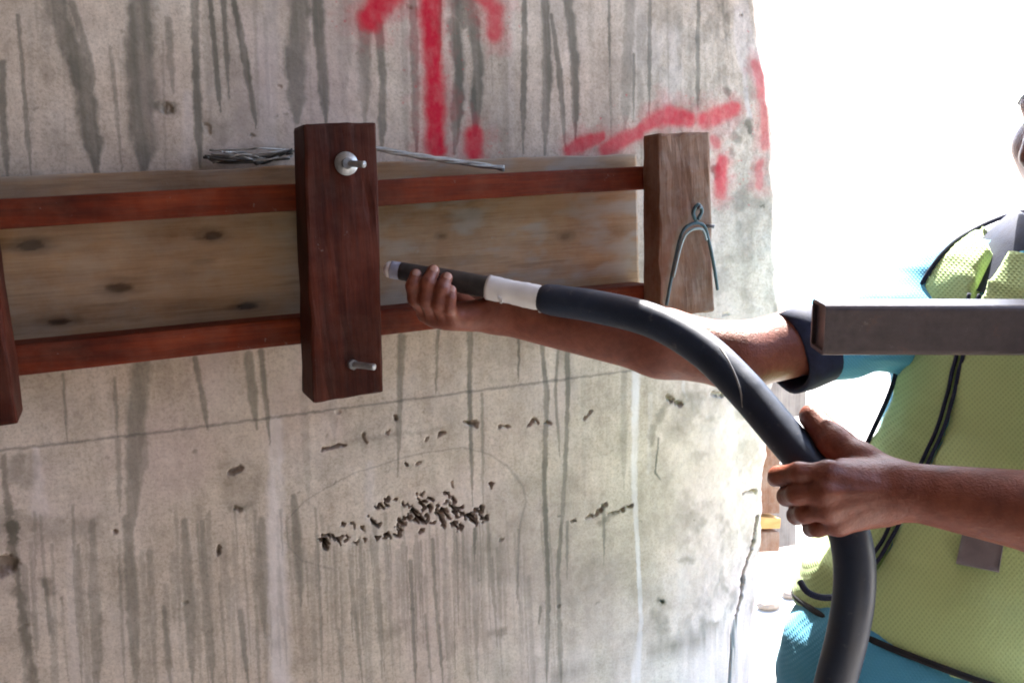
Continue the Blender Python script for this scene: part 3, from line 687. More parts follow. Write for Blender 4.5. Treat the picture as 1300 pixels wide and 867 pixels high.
# ------------------------------------------------------------------ square steel tube in front of the worker
def build_tube():
    m_, n, l, b = mat_new('brown_primed_steel')
    v = mapping(n, l, (1, 1, 1))
    t = noise_node(n, l, v, 35, 8, .7); t2 = noise_node(n, l, v, 130, 4)
    col = ramp(n, l, t.outputs[0], [(.35, (.055, .040, .045)), (.60, (.085, .062, .066)), (.74, (.18, .085, .055))]).outputs[0]
    col = mix(n, l, .3, col, ramp(n, l, t2.outputs[0], [(.3, (.045, .036, .04)), (.7, (.12, .098, .10))]).outputs[0])
    t4 = noise_node(n, l, v, 42, 7, .75)
    col = mix(n, l, ramp(n, l, t4.outputs[0], [(.63, (0, 0, 0)), (.69, (.55, .55, .55))]).outputs[0], col, (.34, .31, .30))
    l.new(col, b.inputs['Base Color']); b.inputs['Roughness'].default_value = .45; bump(n, l, b, t2.outputs[0], .25, .0008)
    a0, a1 = P(1047, 420, .87), P(1640, 421, .85)
    ax = (a1 - a0); L = np.linalg.norm(ax); ax /= L
    TILT = .19
    upv = UP - ax * (UP @ ax); upv /= np.linalg.norm(upv)
    upv = upv * math.cos(TILT) + np.cross(ax, upv) * math.sin(TILT)
    bk = np.cross(upv, ax)                                   # away from the lens
    if bk @ FWD < 0: bk = -bk
    h, tk, rc = .0235, .0035, .005
    def prof(hh, r):
        o = []
        for sx, sy, a in [(1, 1, 0), (-1, 1, 90), (-1, -1, 180), (1, -1, 270)]:
            for k in range(4):
                t = math.radians(a + 30 * k)
                o.append((sx * (hh - r) + r * math.cos(t), sy * (hh - r) + r * math.sin(t)))
        return o
    po, pi = prof(h, rc), prof(h - tk, rc * .5)
    V, F = [], []
    k = len(po); off = bk * h
    for s in (0, L):
        for pr in (po, pi):
            for q in pr: V.append(a0 + off + ax * s + bk * q[0] + upv * q[1])
    for j in range(k):
        i = (j + 1) % k
        F += [(j, i, 2 * k + i, 2 * k + j), (k + i, k + j, 3 * k + j, 3 * k + i), (j, k + j, k + i, i), (2 * k + i, 3 * k + i, 3 * k + j, 2 * k + j)]
    m = mesh_from('steel_tube', np.array(V) - a0, F, False)
    bm = bmesh.new(); bm.from_mesh(m); bmesh.ops.recalc_face_normals(bm, faces=bm.faces); bm.to_mesh(m); bm.free()
    tag(link('steel_tube', m, m_, None, a0), 'dark brown square steel tube with open end, level across the worker', 'steel tube')
    cp = [a0 + off + ax * .004 + bk * q[0] + upv * q[1] for q in pi]
    o = link('end_plate', mesh_from('end_plate', np.array(cp) - a0, [tuple(range(k))], False), m_, bpy.data.objects['steel_tube']); o.location = (0, 0, 0)
    # the post it is fixed to, outside the view
    c = P(1660, 421, .85) + bk * .06
    o = cyl('scaffold_post', (c[0], c[1], 1.37), (0, 0, 1), .024, 2.74, M['steel_dark'], None, 24)
    tag(o, 'grey round scaffold post standing off to the right carrying the steel tube', 'post')
build_tube()

# ------------------------------------------------------------------ hose with its head
def build_hose():
    key = [(488, 341, 1.100), (525, 347, 1.092), (560, 353.5, 1.082), (620, 365, 1.066), (690, 379, 1.045), (760, 390, 1.020), (830, 408, .990), (890, 442, .965), (940, 489, .940), (985, 541, .917),
           (1025, 588, .895), (1058, 632, .879), (1080, 685, .868), (1085, 740, .866), (1077, 800, .872), (1062, 860, .884), (1044, 930, .90), (1020, 1020, .93)]
    pts = [P(*k) for k in key]
    last = pts[-1]
    pts += [last + np.array([-.03, .03, -.25]), last + np.array([-.03, .06, -.55]), np.array([last[0] + .05, last[1] - .02, .10]), np.array([last[0] + .30, last[1] - .20, .021]), np.array([last[0] + .9, last[1] - .45, .021]), np.array([last[0] + 1.6, last[1] - .4, .021])]
    path = catmull(pts, 16)
    # position along the photo's row of points: 16 samples per span
    e = empty('vibrator_hose', pts[-1]); tag(e, 'black rubber hose with a taped head, held against the formwork by the worker', 'hose')
    n = len(path)
    def span(a, b, extra=0):
        return path[max(0, int(round(a * 16)) - extra): int(round(b * 16)) + 1 + extra]
    i_tape0, i_tape1 = 3.03, 4.06
    s = span(0, .32); k = np.linspace(0, 1, len(s)); sweep('tip_cap', s, .0098 * np.sqrt(np.clip(1 - (1 - k) ** 4, .2, 1)), M['tape'], e, 20)
    s = span(.28, .62); sweep('collar', s, .0104, M['band'], e, 20)
    s = span(.55, 3.1); k = np.linspace(0, 1, len(s)); sweep('needle_head', s, .0107 + .0018 * smooth(.2, .8, k), M['head_steel'], e, 20)
    s = span(i_tape0, i_tape1); k = np.arange(len(s)); sweep('white_tape', s, .0139 + .0004 * np.sin(k * .55 + 1) + .00022 * np.cos(k * 2.3), M['tape'], e, 20)
    rg = np.random.default_rng(2)
    for i, (px, py) in enumerate([(632, 381), (680, 391)]):          # ragged tape ends hanging below
        a = P(px, py - 3, 1.045); b = P(px + 3 + 2 * i, py + 4 + 2 * i, 1.043)
        sweep('tape_end', catmull([a, (a + b) / 2 + np.array([.002, -.002, 0]), b], 5), [.0025] * 10 + [.0012], M['tape'], e, 8, .4)
    s = path[int(3.98 * 16):]
    k = np.arange(len(s)); prof = .0188 * np.ones(len(s)); prof[0:5] = [.0135, .0158, .0168, .0172, .0174]
    prof[5:70] = np.linspace(.0174, .0190, 65)
    sweep('hose', s, prof, M['rubber'], e, 32)
    sweep('loose_wire', catmull([P(914, 441, .937), P(923, 455, .928), P(933, 475, .922), P(940, 496, .919), P(943, 517, .921)], 8), .0009, M['wire'], e, 8)
build_hose()

# ------------------------------------------------------------------ the worker
def unit(v): return v / np.linalg.norm(v)
def cone_d(p, a, b, ra, rb):
    ab = b - a
    t = np.clip(((p - a) @ ab) / (ab @ ab), 0, 1)
    return np.linalg.norm(p - a - t[..., None] * ab, axis=-1) - (ra + (rb - ra) * t)
def ell_d(p, c, fr, r):
    q = (p - c) @ fr.T
    r = np.array(r)
    k0 = np.linalg.norm(q / r, axis=-1); k1 = np.linalg.norm(q / (r * r), axis=-1)
    return np.where(k1 > 1e-9, k0 * (k0 - 1) / np.maximum(k1, 1e-9), -r.min())
def smin(a, b, k):
    if k <= 0: return np.minimum(a, b)
    h = np.maximum(k - np.abs(a - b), 0) / k
    return np.minimum(a, b) - h * h * k * .25
class Solid:
    """a list of soft-joined forms; each is (function, lo, hi, blend)"""
    def __init__(s): s.f = []
    def cone(s, a, b, ra, rb, k=.012):
        a, b = np.array(a, float), np.array(b, float); r = max(ra, rb)
        s.f.append((lambda p, a=a, b=b: cone_d(p, a, b, ra, rb), np.minimum(a, b) - r, np.maximum(a, b) + r, k)); return s
    def ell(s, c, fr, r, k=.03):
        c = np.array(c, float); m = max(r)
        s.f.append((lambda p: ell_d(p, c, fr, r), c - m, c + m, k)); return s
    def sub(s, other, k=.006):
        lo = np.min([f[1] for f in other.f], 0); hi = np.max([f[2] for f in other.f], 0)
        s.f.append((other, lo, hi, k)); return s
    def at(s, p):
        d = np.full(p.shape[:-1], 9.0)
        for f, lo, hi, k in s.f:
            d = smin(d, f.at(p) if isinstance(f, Solid) else f(p), k)
        return d
    def bounds(s): return np.min([f[1] for f in s.f], 0), np.max([f[2] for f in s.f], 0)
    def field(s, xs, ys, zs, D=None):
        if D is None: D = np.full((len(xs), len(ys), len(zs)), .5, np.float32)
        for f, lo, hi, k in s.f:
            mg = .012 + k
            r = []
            for ax, a, b in ((xs, lo[0], hi[0]), (ys, lo[1], hi[1]), (zs, lo[2], hi[2])):
                r.append((max(0, np.searchsorted(ax, a - mg) - 1), min(len(ax), np.searchsorted(ax, b + mg) + 1)))
            if any(b - a < 1 for a, b in r): continue
            sl = tuple(slice(a, b) for a, b in r)
            if isinstance(f, Solid):
                d = f.field(xs[sl[0]], ys[sl[1]], zs[sl[2]])
            else:
                p = np.stack(np.meshgrid(xs[sl[0]], ys[sl[1]], zs[sl[2]], indexing='ij'), -1)
                d = f(p)
            D[sl] = smin(D[sl], d.astype(np.float32), k)
        return D
def nets(F, xs, ys, zs):
    """quad surface of the zero level on a rectilinear grid"""
    S = F < 0
    c = np.zeros(tuple(n - 1 for n in F.shape), np.int8)
    for i in (0, 1):
        for j in (0, 1):
            for k in (0, 1):
                c += S[i:F.shape[0] - 1 + i, j:F.shape[1] - 1 + j, k:F.shape[2] - 1 + k]
    I, J, K = np.nonzero((c > 0) & (c < 8))
    idx = np.full(c.shape, -1, np.int32); idx[I, J, K] = np.arange(len(I))
    acc = np.zeros((len(I), 3)); cnt = np.zeros(len(I))
    cor = [(i, j, k) for i in (0, 1) for j in (0, 1) for k in (0, 1)]
    for a in range(8):
        for ax in range(3):
            if cor[a][ax]: continue
            b = list(cor[a]); b[ax] = 1
            A = (I + cor[a][0], J + cor[a][1], K + cor[a][2]); B = (I + b[0], J + b[1], K + b[2])
            va, vb = F[A].astype(float), F[B].astype(float)
            m = (va < 0) != (vb < 0)
            t = np.where(m, va / np.where(m, va - vb, 1), 0)
            pa = np.stack([xs[A[0]], ys[A[1]], zs[A[2]]], -1); pb = np.stack([xs[B[0]], ys[B[1]], zs[B[2]]], -1)
            acc += np.where(m[:, None], pa + (pb - pa) * t[:, None], 0); cnt += m
    V = acc / cnt[:, None]
    Q = []
    n0, n1, n2 = F.shape
    for ax in range(3):
        lo = [slice(1, n - 1) for n in F.shape]; lo[ax] = slice(0, F.shape[ax] - 1)
        hi = list(lo); hi[ax] = slice(1, F.shape[ax])
        s0, s1 = S[tuple(lo)], S[tuple(hi)]
        e = np.argwhere(s0 != s1)
        if len(e) == 0: continue
        flip = s0[tuple(e.T)]
        o = np.array([1, 1, 1]); o[ax] = 0
        e = e + o
        u, v = [(1, 2), (2, 0), (0, 1)][ax]
        q = []
        for du, dv in ((-1, -1), (0, -1), (0, 0), (-1, 0)):
            g = e.copy(); g[:, u] += du; g[:, v] += dv
            q.append(idx[tuple(g.T)])
        q = np.stack(q, -1)
        q[~flip] = q[~flip][:, ::-1]
        Q.append(q)
    return V, np.vstack(Q)
def axis_lines(lo, hi, coarse, fine):
    """grid lines from lo to hi; fine = [(a, b, step)] where the steps are smaller"""
    out = [lo]
    while out[-1] < hi:
        st = coarse
        for a, b, s in fine:
            if a <= out[-1] <= b: st = min(st, s)
        out.append(out[-1] + st)
    return np.array(out)
def cloth(name, D, axes, mat, parent, its=0, wr=None):
    V, Fq = nets(D, *axes)
    if wr is not None: V = V + wr(V)
    o = link(name, mesh_from(name, V, Fq), mat, parent)
    return o

def skin_mat():
    m, n, l, b = mat_new('brown_skin')
    v = mapping(n, l, (1, 1, 1))
    t = noise_node(n, l, v, 28, 5, .6); t2 = noise_node(n, l, v, 420, 3); t3 = noise_node(n, l, v, 120, 4, .6)
    c = ramp(n, l, t.outputs[0], [(.3, (.15, .034, .017)), (.55, (.225, .056, .027)), (.75, (.29, .084, .042))]).outputs[0]
    c = mix(n, l, .3, c, ramp(n, l, t3.outputs[0], [(.35, (.10, .028, .020)), (.65, (.25, .086, .055))]).outputs[0])
    l.new(c, b.inputs['Base Color']); b.inputs['Roughness'].default_value = .48
    b.inputs['Subsurface Weight'].default_value = .08; b.inputs['Subsurface Radius'].default_value = (.012, .004, .002)
    b.inputs['Subsurface Scale'].default_value = .5
    ad = n.new('ShaderNodeMath'); ad.operation = 'ADD'; l.new(t2.outputs[0], ad.inputs[0]); l.new(t3.outputs[0], ad.inputs[1])
    bump(n, l, b, ad.outputs[0], .45, .0014)
    return m
def weave_mat(name, c, c2, pitch, rough=.85):
    m, n, l, b = mat_new(name)
    outs = []
    for rot in ((.0, .8, .5), (.0, -.8, .5)):
        w = n.new('ShaderNodeTexWave'); w.wave_type = 'BANDS'; w.bands_direction = 'X'
        w.inputs['Scale'].default_value = 2 * math.pi / pitch / 20; w.inputs['Distortion'].default_value = .6; w.inputs['Detail'].default_value = 1
        l.new(mapping(n, l, (1, 1, 1), 'Object', rot), w.inputs['Vector']); outs.append(w.outputs['Fac'])
    mm = n.new('ShaderNodeMath'); mm.operation = 'MULTIPLY'; l.new(outs[0], mm.inputs[0]); l.new(outs[1], mm.inputs[1])
    col = ramp(n, l, mm.outputs[0], [(.12, c), (.6, c2)]).outputs[0]
    t = noise_node(n, l, mapping(n, l, (1, 1, 1)), 11, 5)
    col = mix(n, l, .5, col, ramp(n, l, t.outputs[0], [(.3, (.72, .74, .7)), (.7, (1, 1, 1))]).outputs[0], 'MULTIPLY')
    l.new(col, b.inputs['Base Color']); b.inputs['Roughness'].default_value = rough
    b.inputs['Sheen Weight'].default_value = .15
    bump(n, l, b, mm.outputs[0], .4, .0012)
    return m
M['skin'] = skin_mat()
M['vest'] = weave_mat('lime_mesh_fabric', (.64, .82, .37), (.54, .72, .32), .0034)
M['shirt'] = weave_mat('blue_shirt_fabric', (.10, .44, .70), (.12, .48, .74), .003)
M['navy'] = simple('navy_trim', (.012, .018, .05), .8, 0, .3, 90, .3)
M['black'] = simple('black_binding', (.012, .012, .016), .8, 0, .3, 90, .3)
M['trousers'] = simple('blue_work_trousers', (.08, .38, .62), .85, 0, .2, 60, .4)
M['grey_patch'] = simple('grey_reflective_patch', (.26, .24, .27), .5, 0, .15, 80, .3)
M['hair'] = simple('black_hair', (.012, .010, .010), .6, 0, .4, 200, .8)
M['eye'] = simple('eye_white', (.7, .68, .65), .3, 0, .05, 20, 0)
M['iris'] = simple('dark_iris', (.02, .012, .008), .2, 0, .1, 20, 0)
M['nail'] = simple('fingernail', (.42, .22, .17), .35, 0, .1, 60, .05)
M['shoe'] = simple('dark_boot', (.03, .025, .022), .6, 0, .3, 40, .3)

def build_worker():
    ZU = np.array([0, 0, 1.0])
    Rh = unit(np.array([RIGHT[0], RIGHT[1], 0])); Fh = unit(np.array([FWD[0], FWD[1], 0]))
    face = unit(-Rh * .90 - Fh * .44)                         # the way his chest looks
    pel, wai, che, nec = P(1205, 872, 1.085), P(1244, 700, 1.085), P(1312, 490, 1.09), P(1376, 308, 1.06)
    tup = unit(che - pel)
    fr_f = unit(face - tup * (face @ tup)); fr_r = np.cross(fr_f, tup)   # his right
    FR = np.stack([fr_r, fr_f, tup])
    Rs, Re, Rw = P(1212, 384, 1.15), P(938, 453, 1.065), P(634, 399, 1.085)
    Ls, Le, Lw = P(1530, 408, .90), P(1480, 676, .755), P(1150, 623, .832)
    # ---------- body
    body = Solid()
    body.ell(pel, FR, (.155, .105, .13), .05).ell(wai, FR, (.14, .105, .16), .06).ell(che, FR, (.155, .105, .17), .06)
    body.cone(Rs, Ls, .05, .05, .06).cone(che, nec, .07, .05, .05)
    hd = P(1409, 163, 1.02)
    hf = unit(-Rh * .96 - Fh * .28 - ZU * .05); hr = unit(np.cross(hf, ZU)); hu = np.cross(hr, hf)
    HF = np.stack([hr, hf, hu])
    hp = lambda r, f, u: hd + hr * r + hf * f + hu * u
    body.cone(nec, hp(0, -.02, -.04), .052, .05, .03)
    head = Solid()
    head.ell(hp(0, -.012, .025), HF, (.074, .094, .085), .03).ell(hp(0, .028, -.045), HF, (.056, .062, .07), .04)
    head.cone(hp(0, .045, -.095), hp(0, .060, -.098), .022, .018, .03)                   # chin
    head.cone(hp(-.05, .0, -.065), hp(.05, .0, -.065), .02, .02, .03)                     # jaw
    head.cone(hp(0, .084, .036), hp(0, .104, -.022), .011, .013, .016)                    # nose
    head.cone(hp(-.013, .092, -.028), hp(.013, .092, -.028), .009, .009, .008)            # nostrils
    head.cone(hp(-.033, .072, .034), hp(.033, .072, .034), .011, .011, .016)              # brow
    head.cone(hp(-.02, .082, -.056), hp(.02, .082, -.056), .0075, .0075, .006)            # upper lip
    head.cone(hp(-.017, .081, -.068), hp(.017, .081, -.068), .008, .008, .004)            # lower lip
    for s in (-1, 1):
        head.cone(hp(s * .045, .058, -.012), hp(s * .05, .04, -.03), .02, .022, .025)     # cheek
        head.ell(hp(s * .078, -.012, -.005), HF, (.010, .02, .032), .006)                 # ear
    body.sub(head, .02)
    # arms
    body.cone(Rs, Re, .046, .037, .02)
    rm = Re + (Rw - Re) * .32
    body.cone(Re, rm, .036, .0375, .015).cone(rm, Rw, .0375, .022, .015)
    body.cone(Ls, Le, .046, .036, .02)
    lm = Le + (Lw - Le) * .35
    body.cone(Le, lm, .036, .037, .015).cone(lm, Lw, .037, .0245, .015)
    # far hand: palm under the hose, four fingers up its near side, thumb behind it
    hr_ = Solid()
    fing = [[(542, 398, 1.083), (527, 379, 1.056), (524, 363, 1.050), (528, 349, 1.056)],
            [(553, 403, 1.076), (541, 381, 1.047), (543, 359, 1.045), (550, 344, 1.053)],
            [(565, 405, 1.069), (557, 386, 1.044), (561, 366, 1.042), (567, 353, 1.049)],
            [(577, 405, 1.063), (570, 391, 1.044), (571, 379, 1.043), (573, 369, 1.047)]]
    fr_ = [(.0088, .0082, .0076, .0070), (.0090, .0084, .0078, .0072), (.0086, .0080, .0075, .0070), (.0076, .0070, .0066, .0062)]
    for f, r in zip(fing, fr_):
        q = [P(*a) for a in f]
        g = Solid()
        for i in range(3): g.cone(q[i], q[i + 1], r[i], r[i + 1], .004)
        hr_.sub(g, .0012)
    th = [P(604, 396, 1.100), P(582, 380, 1.115), P(566, 362, 1.116), P(556, 350, 1.106)]
    g = Solid()
    for i, (a, b) in enumerate([(.0125, .0105), (.0105, .0095), (.0095, .008)]): g.cone(th[i], th[i + 1], a, b, .005)
    hr_.sub(g, .004)
    pal = Solid()
    for f, r in zip(fing, fr_):
        pal.cone(Rw + (P(*f[0]) - Rw) * .05, P(*f[0]), .0145, .0105, .012)
    hr_.sub(pal, .007)
    body.sub(hr_, .012)
    # near hand: back towards us, fingers closed round the hose, thumb along it
    hl = Solid()
    fl = [[(1052, 602, .832), (1014, 600, .838), (988, 604, .858), (984, 608, .880)],
          [(1047, 624, .827), (1012, 627, .838), (999, 630, .864), (1012, 632, .890)],
          [(1052, 645, .831), (1022, 651, .844), (1011, 654, .870), (1025, 652, .894)],
          [(1064, 663, .838), (1038, 670, .852), (1030, 671, .874), (1044, 668, .892)]]
    rl = [(.0098, .0092, .0086, .0074), (.0100, .0093, .0086, .0075), (.0096, .0089, .0082, .0072), (.0086, .0079, .0073, .0065)]
    for f, r in zip(fl, rl):
        q = [P(*a) for a in f]
        g = Solid()
        for i in range(3): g.cone(q[i], q[i + 1], r[i], r[i + 1], .004)
        g.ell(q[0], np.eye(3), (r[0] * 1.12,) * 3, .004)
        hl.sub(g, .0012)
    tl = [P(1128, 607, .850), P(1092, 587, .867), P(1060, 563, .886), P(1031, 529, .907)]
    g = Solid()
    for i, (a, b) in enumerate([(.019, .0178), (.0178, .0158), (.0158, .0125)]): g.cone(tl[i], tl[i + 1], a, b, .006)
    hl.sub(g, .006)
    pal = Solid()
    for f, r in zip(fl, rl):
        pal.cone(Lw + (P(*f[0]) - Lw) * .08, P(*f[0]), .0165, .0118, .010)
    pal.cone(P(1118, 606, .845), P(1070, 598, .848), .016, .012, .012)
    pal.cone(P(1120, 645, .845), P(1072, 655, .850), .017, .013, .012)
    tc = unit(CAM - P(1090, 625, .83))
    for f in fl:
        pal.cone(Lw + (P(*f[0]) - Lw) * .3 + tc * .0150, P(*f[0]) + tc * .0092, .0030, .0034, .004)
    hl.sub(pal, .006)
    body.sub(hl, .012)
    # legs
    foot_z = .05
    hipR, hipL = pel + fr_r * .085 - ZU * .05, pel - fr_r * .085 - ZU * .05
    kneeR = hipR + face * .22 - ZU * .36; kneeL = hipL + face * .03 - ZU * .40
    ankR = np.array([*(kneeR - face * .05)[:2], .09]); ankL = np.array([*(kneeL - face * .03)[:2], .09])
    legs = Solid()
    for h_, k_, a_ in ((hipR, kneeR, ankR), (hipL, kneeL, ankL)):
        legs.cone(h_, k_, .078, .055, .03).cone(k_, a_, .052, .036, .02)
    body.sub(legs, .04)
    for a_ in (ankR, ankL): body.cone(a_ - ZU * .04, a_ - ZU * .05 + face * .15, .034, .028, .02)
    root = empty('person', (float(ankL[0]), float(ankL[1]), 0.0))
    tag(root, 'worker in lime mesh vest and blue shirt holding a black hose with both hands', 'person')
    lo, hi = body.bounds()
    pts = lambda fs: np.array([P(*a) for f in fs for a in f])
    b1, b2 = np.vstack([pts(fing), th]), np.vstack([pts(fl), tl, [Lw]])
    ax = []
    arm = np.array([Re, Rw, Lw, lm])
    for i in range(3):
        fi = [(b1[:, i].min() - .022, b1[:, i].max() + .03, .0021), (b2[:, i].min() - .022, b2[:, i].max() + .022, .0021)]
        fi.append((arm[:, i].min() - .05, arm[:, i].max() + .05, .0042))
        if i == 2: fi.append((hd[2] - .13, hd[2] + .12, .0042))
        if i == 0: fi.append((hd[0] - .13, hd[0] + .12, .005))
        ax.append(axis_lines(lo[i] - .03, hi[i] + .03, .011, fi))
    D = body.field(*ax)
    V, Fq = nets(D, *ax)
    bo = link('body', mesh_from('body', V, Fq), M['skin'], root)
    # fingernails on the far hand
    for f, r in zip(fing, fr_):
        t0, t1 = P(*f[2]), P(*f[3])
        ax_ = unit(t1 - t0); out = unit((CAM - t1) - ax_ * ((CAM - t1) @ ax_)); sd = np.cross(ax_, out)
        c = t1 - ax_ * .001 + out * (r[3] - .0012)
        bm = bmesh.new(); bmesh.ops.create_uvsphere(bm, u_segments=12, v_segments=8, radius=1)
        for v in bm.verts:
            w = v.co.copy(); v.co = Vector(c + sd * w.x * r[3] * .68 + ax_ * w.y * .0052 + out * w.z * .0018)
        m = bpy.data.meshes.new('fingernail'); bm.to_mesh(m); bm.free(); m.polygons.foreach_set('use_smooth', np.full(len(m.polygons), True))
        o = link('fingernail', m, M['nail'], bo); o.location = (0, 0, 0)
    # eyes and hair
    for s in (-1, 1):
        for nm, rad, c, mt in (('eyeball', .0125, hp(s * .031, .068, .012), 'eye'), ('iris', .0065, hp(s * .031, .0765, .012), 'iris')):
            bm = bmesh.new(); bmesh.ops.create_uvsphere(bm, u_segments=16, v_segments=10, radius=rad)
            for v in bm.verts: v.co += Vector(c)
            m = bpy.data.meshes.new(nm); bm.to_mesh(m); bm.free(); m.polygons.foreach_set('use_smooth', np.full(len(m.polygons), True))
            o = link(nm, m, M[mt], bo); o.location = (0, 0, 0)
        a, b, c = hp(s * .014, .092, .036), hp(s * .032, .090, .042), hp(s * .05, .076, .036)
        o = sweep('eyebrow', catmull([a - hf * .008, b - hf * .010, c - hf * .006], 6), .0035, M['hair'], bo, 8); o.location = (0, 0, 0)
    hair = Solid(); hair.ell(hp(0, -.020, .036), HF, (.081, .098, .086), .02)
    g3 = [np.arange(a, b, .005) for a, b in zip(hp(0, 0, .03) - .13, hp(0, 0, .03) + .13)]
    Dh = hair.field(*g3)
    p = np.stack(np.meshgrid(*g3, indexing='ij'), -1)
    cutp = -((p - hp(0, .055, .055)) @ unit(-hf * .55 + hu * .65)) ; Dh = np.maximum(Dh, cutp)
    Dh = np.maximum(Dh, -((p - hp(0, 0, -.05)) @ hu)) + .003 * noise3(p * 60)
    cloth('hair', Dh, g3, M['hair'], root)
    # ---------- shirt: looser copy of the trunk, short sleeves with navy cuffs
    sh = Solid()
    sh.ell(pel, FR, (.178, .128, .15), .06).ell(wai, FR, (.160, .126, .17), .07).ell(che, FR, (.172, .122, .175), .07)
    sh.cone(Rs, Ls, .062, .062, .07).cone(che, nec, .09, .062, .06)
    skirt_c = P(1150, 868, 1.06); sh.cone(wai + fr_f * .02, skirt_c + fr_f * .0, .11, .145, .05)
    slR = Rs + (Re - Rs) * .70; slL = Ls + (Le - Ls) * .62
    sh.cone(Rs, slR - ZU * .008, .060, .045, .03).cone(Ls, slL, .066, .07, .03)
    lo, hi = sh.bounds()
    gx = [np.arange(a - .03, b + .03, .0062) for a, b in zip(lo, hi)]
    Ds = sh.field(*gx)
    p = np.stack(np.meshgrid(*gx, indexing='ij'), -1).astype(np.float32)
    Ds = Ds + (.016 * noise3(p * np.array([14, 14, 9])) + .009 * noise3(p * 30, 3)).astype(np.float32)
    def halfspace(q, nrm): return ((p - q) @ unit(np.array(nrm, float))).astype(np.float32)
    near = lambda c, r: np.linalg.norm(p - c, axis=-1) < r
    Ds = np.maximum(Ds, halfspace(nec + fr_f * .03 - ZU * .005, tup + fr_f * .35))     # neckline
    Ds = np.maximum(Ds, halfspace(pel - tup * .13, -tup))                               # hem
    for s0, e0 in ((Rs, slR), (Ls, slL)):                                                # cuffs
        d_ = unit(e0 - s0); h = halfspace(e0 - d_ * .005, d_)
        Ds = np.where(near(e0, .15), np.maximum(Ds, np.where(near(e0 + d_ * .03, .14), h, -1)), Ds)
    shirt = cloth('shirt', Ds, gx, M['shirt'], root)
    # hollow cuffs: a navy band standing a little proud of each sleeve
    for s0, e0, r_, dp in ((Rs, slR - ZU * .008, .0435, .045), (Ls, slL, .070, .04)):
        d_ = unit(e0 - s0); n1 = unit(np.cross(d_, ZU)); n2 = np.cross(d_, n1)
        V, F = [], []
        rows = [(-.002, r_ + .003), (dp * .5, r_ + .005), (dp, r_ + .004), (dp, r_ - .002), (dp * .5, r_ - .003), (0, r_ - .006)]
        sg = 40
        for i, (t, rr) in enumerate(rows):
            for j in range(sg):
                a = 2 * math.pi * j / sg
                w = rr * (1 + .05 * math.sin(3 * a + 1) + .03 * math.sin(5 * a))
                V.append(e0 - d_ * .012 + d_ * t * (1 + .10 * math.sin(a + 2)) + (n1 * math.cos(a) + n2 * math.sin(a)) * w)
        for i in range(len(rows) - 1):
            for j in range(sg):
                k = (j + 1) % sg; F.append((i * sg + j, i * sg + k, (i + 1) * sg + k, (i + 1) * sg + j))
        o = link('cuff', mesh_from('cuff', V, F), M['navy'], shirt); o.location = (0, 0, 0)
    # collar
    V, F = [], []
    sg = 48
    nx = unit(nec - che); n1 = unit(fr_f - nx * (fr_f @ nx)); n2 = np.cross(nx, n1)
    rows = [(-.046, .112), (-.026, .102), (.012, .082), (.028, .068), (.030, .060), (.005, .060)]
    for (t, rr) in rows:
        for j in range(sg):
            a = 2 * math.pi * j / sg
            fwd = math.cos(a)
            V.append(nec - nx * .004 + nx * (t - (.030 * max(fwd, 0) if t < .02 else .012 * max(fwd, 0))) + (n1 * math.cos(a) + n2 * math.sin(a) * 1.12) * rr + n1 * .012)
    for i in range(len(rows) - 1):
        for j in range(sg):
            k = (j + 1) % sg; F.append((i * sg + j, i * sg + k, (i + 1) * sg + k, (i + 1) * sg + j))
    o = link('collar', mesh_from('collar', V, F), M['navy'], shirt); o.location = (0, 0, 0)
    # ---------- vest
    ve = Solid()
    ve.ell(pel + tup * .02, FR, (.19, .140, .16), .06).ell(wai, FR, (.176, .142, .18), .07).ell(che, FR, (.184, .136, .186), .07)
    ve.cone(Rs + (Ls - Rs) * .06, Ls + (Rs - Ls) * .06, .072, .072, .07).cone(che, nec, .10, .072, .06)
    fl_c = P(1185, 790, 1.07); ve.cone(wai + fr_f * .02, fl_c, .12, .150, .05)
    lo, hi = ve.bounds()
    gv = [np.arange(a - .03, b + .03, .0058) for a, b in zip(lo, hi)]
    Dv = ve.field(*gv)
    p = np.stack(np.meshgrid(*gv, indexing='ij'), -1).astype(np.float32)
    Dv = Dv + (.018 * noise3(p * np.array([11, 11, 6]), 2) + .006 * noise3(p * 26, 4)).astype(np.float32)
    hem_q, hem_n = pel + tup * .045, -unit(tup + .05 * ZU)
    Dv = np.maximum(Dv, halfspace(hem_q, hem_n))
    arml = []
    for s0, sgn in ((Rs, 1), (Ls, -1)):                                                  # armholes
        inner = s0 - fr_r * sgn * .012 - tup * .045
        hh = halfspace(inner, fr_r * sgn + tup * .15)
        rel = (p - s0) @ tup
        Dv = np.where(rel > -.30, np.maximum(Dv, np.where(near(s0 - tup * .02 + fr_r * sgn * .04, .175), hh, -1)), Dv)
    neck_cut = np.linalg.norm(p - (nec + nx * .02 + fr_f * .04), axis=-1) - .090        # neck
    Dv = np.maximum(Dv, -neck_cut)
    # front opening: narrow gap that widens to the neck
    side = (p - che) @ fr_r; h_ = (p - che) @ tup; fq = (p - che) @ fr_f
    gap = np.abs(side + .004) - (.003 + .13 * np.clip(h_ - .05, 0, .2))
    Dv = np.maximum(Dv, np.where(fq > .02, -gap, -1).astype(np.float32))
    vest = cloth('vest', Dv, gv, M['vest'], root)
    def surf(q, d, solid, far=.35):
        """first point of the solid met when coming in along -d"""
        t = np.linspace(far, 0, 160)
        pts_ = q + t[:, None] * d
        s = solid.at(pts_)
        i = np.argmax(s < 0) if (s < 0).any() else len(t) - 1
        return pts_[i]
    def bind(name, pts_, r, mat, par=vest, flat=1.0):
        o = sweep(name, catmull(pts_, 4), r, mat, par, 10, flat); o.location = (0, 0, 0); return o
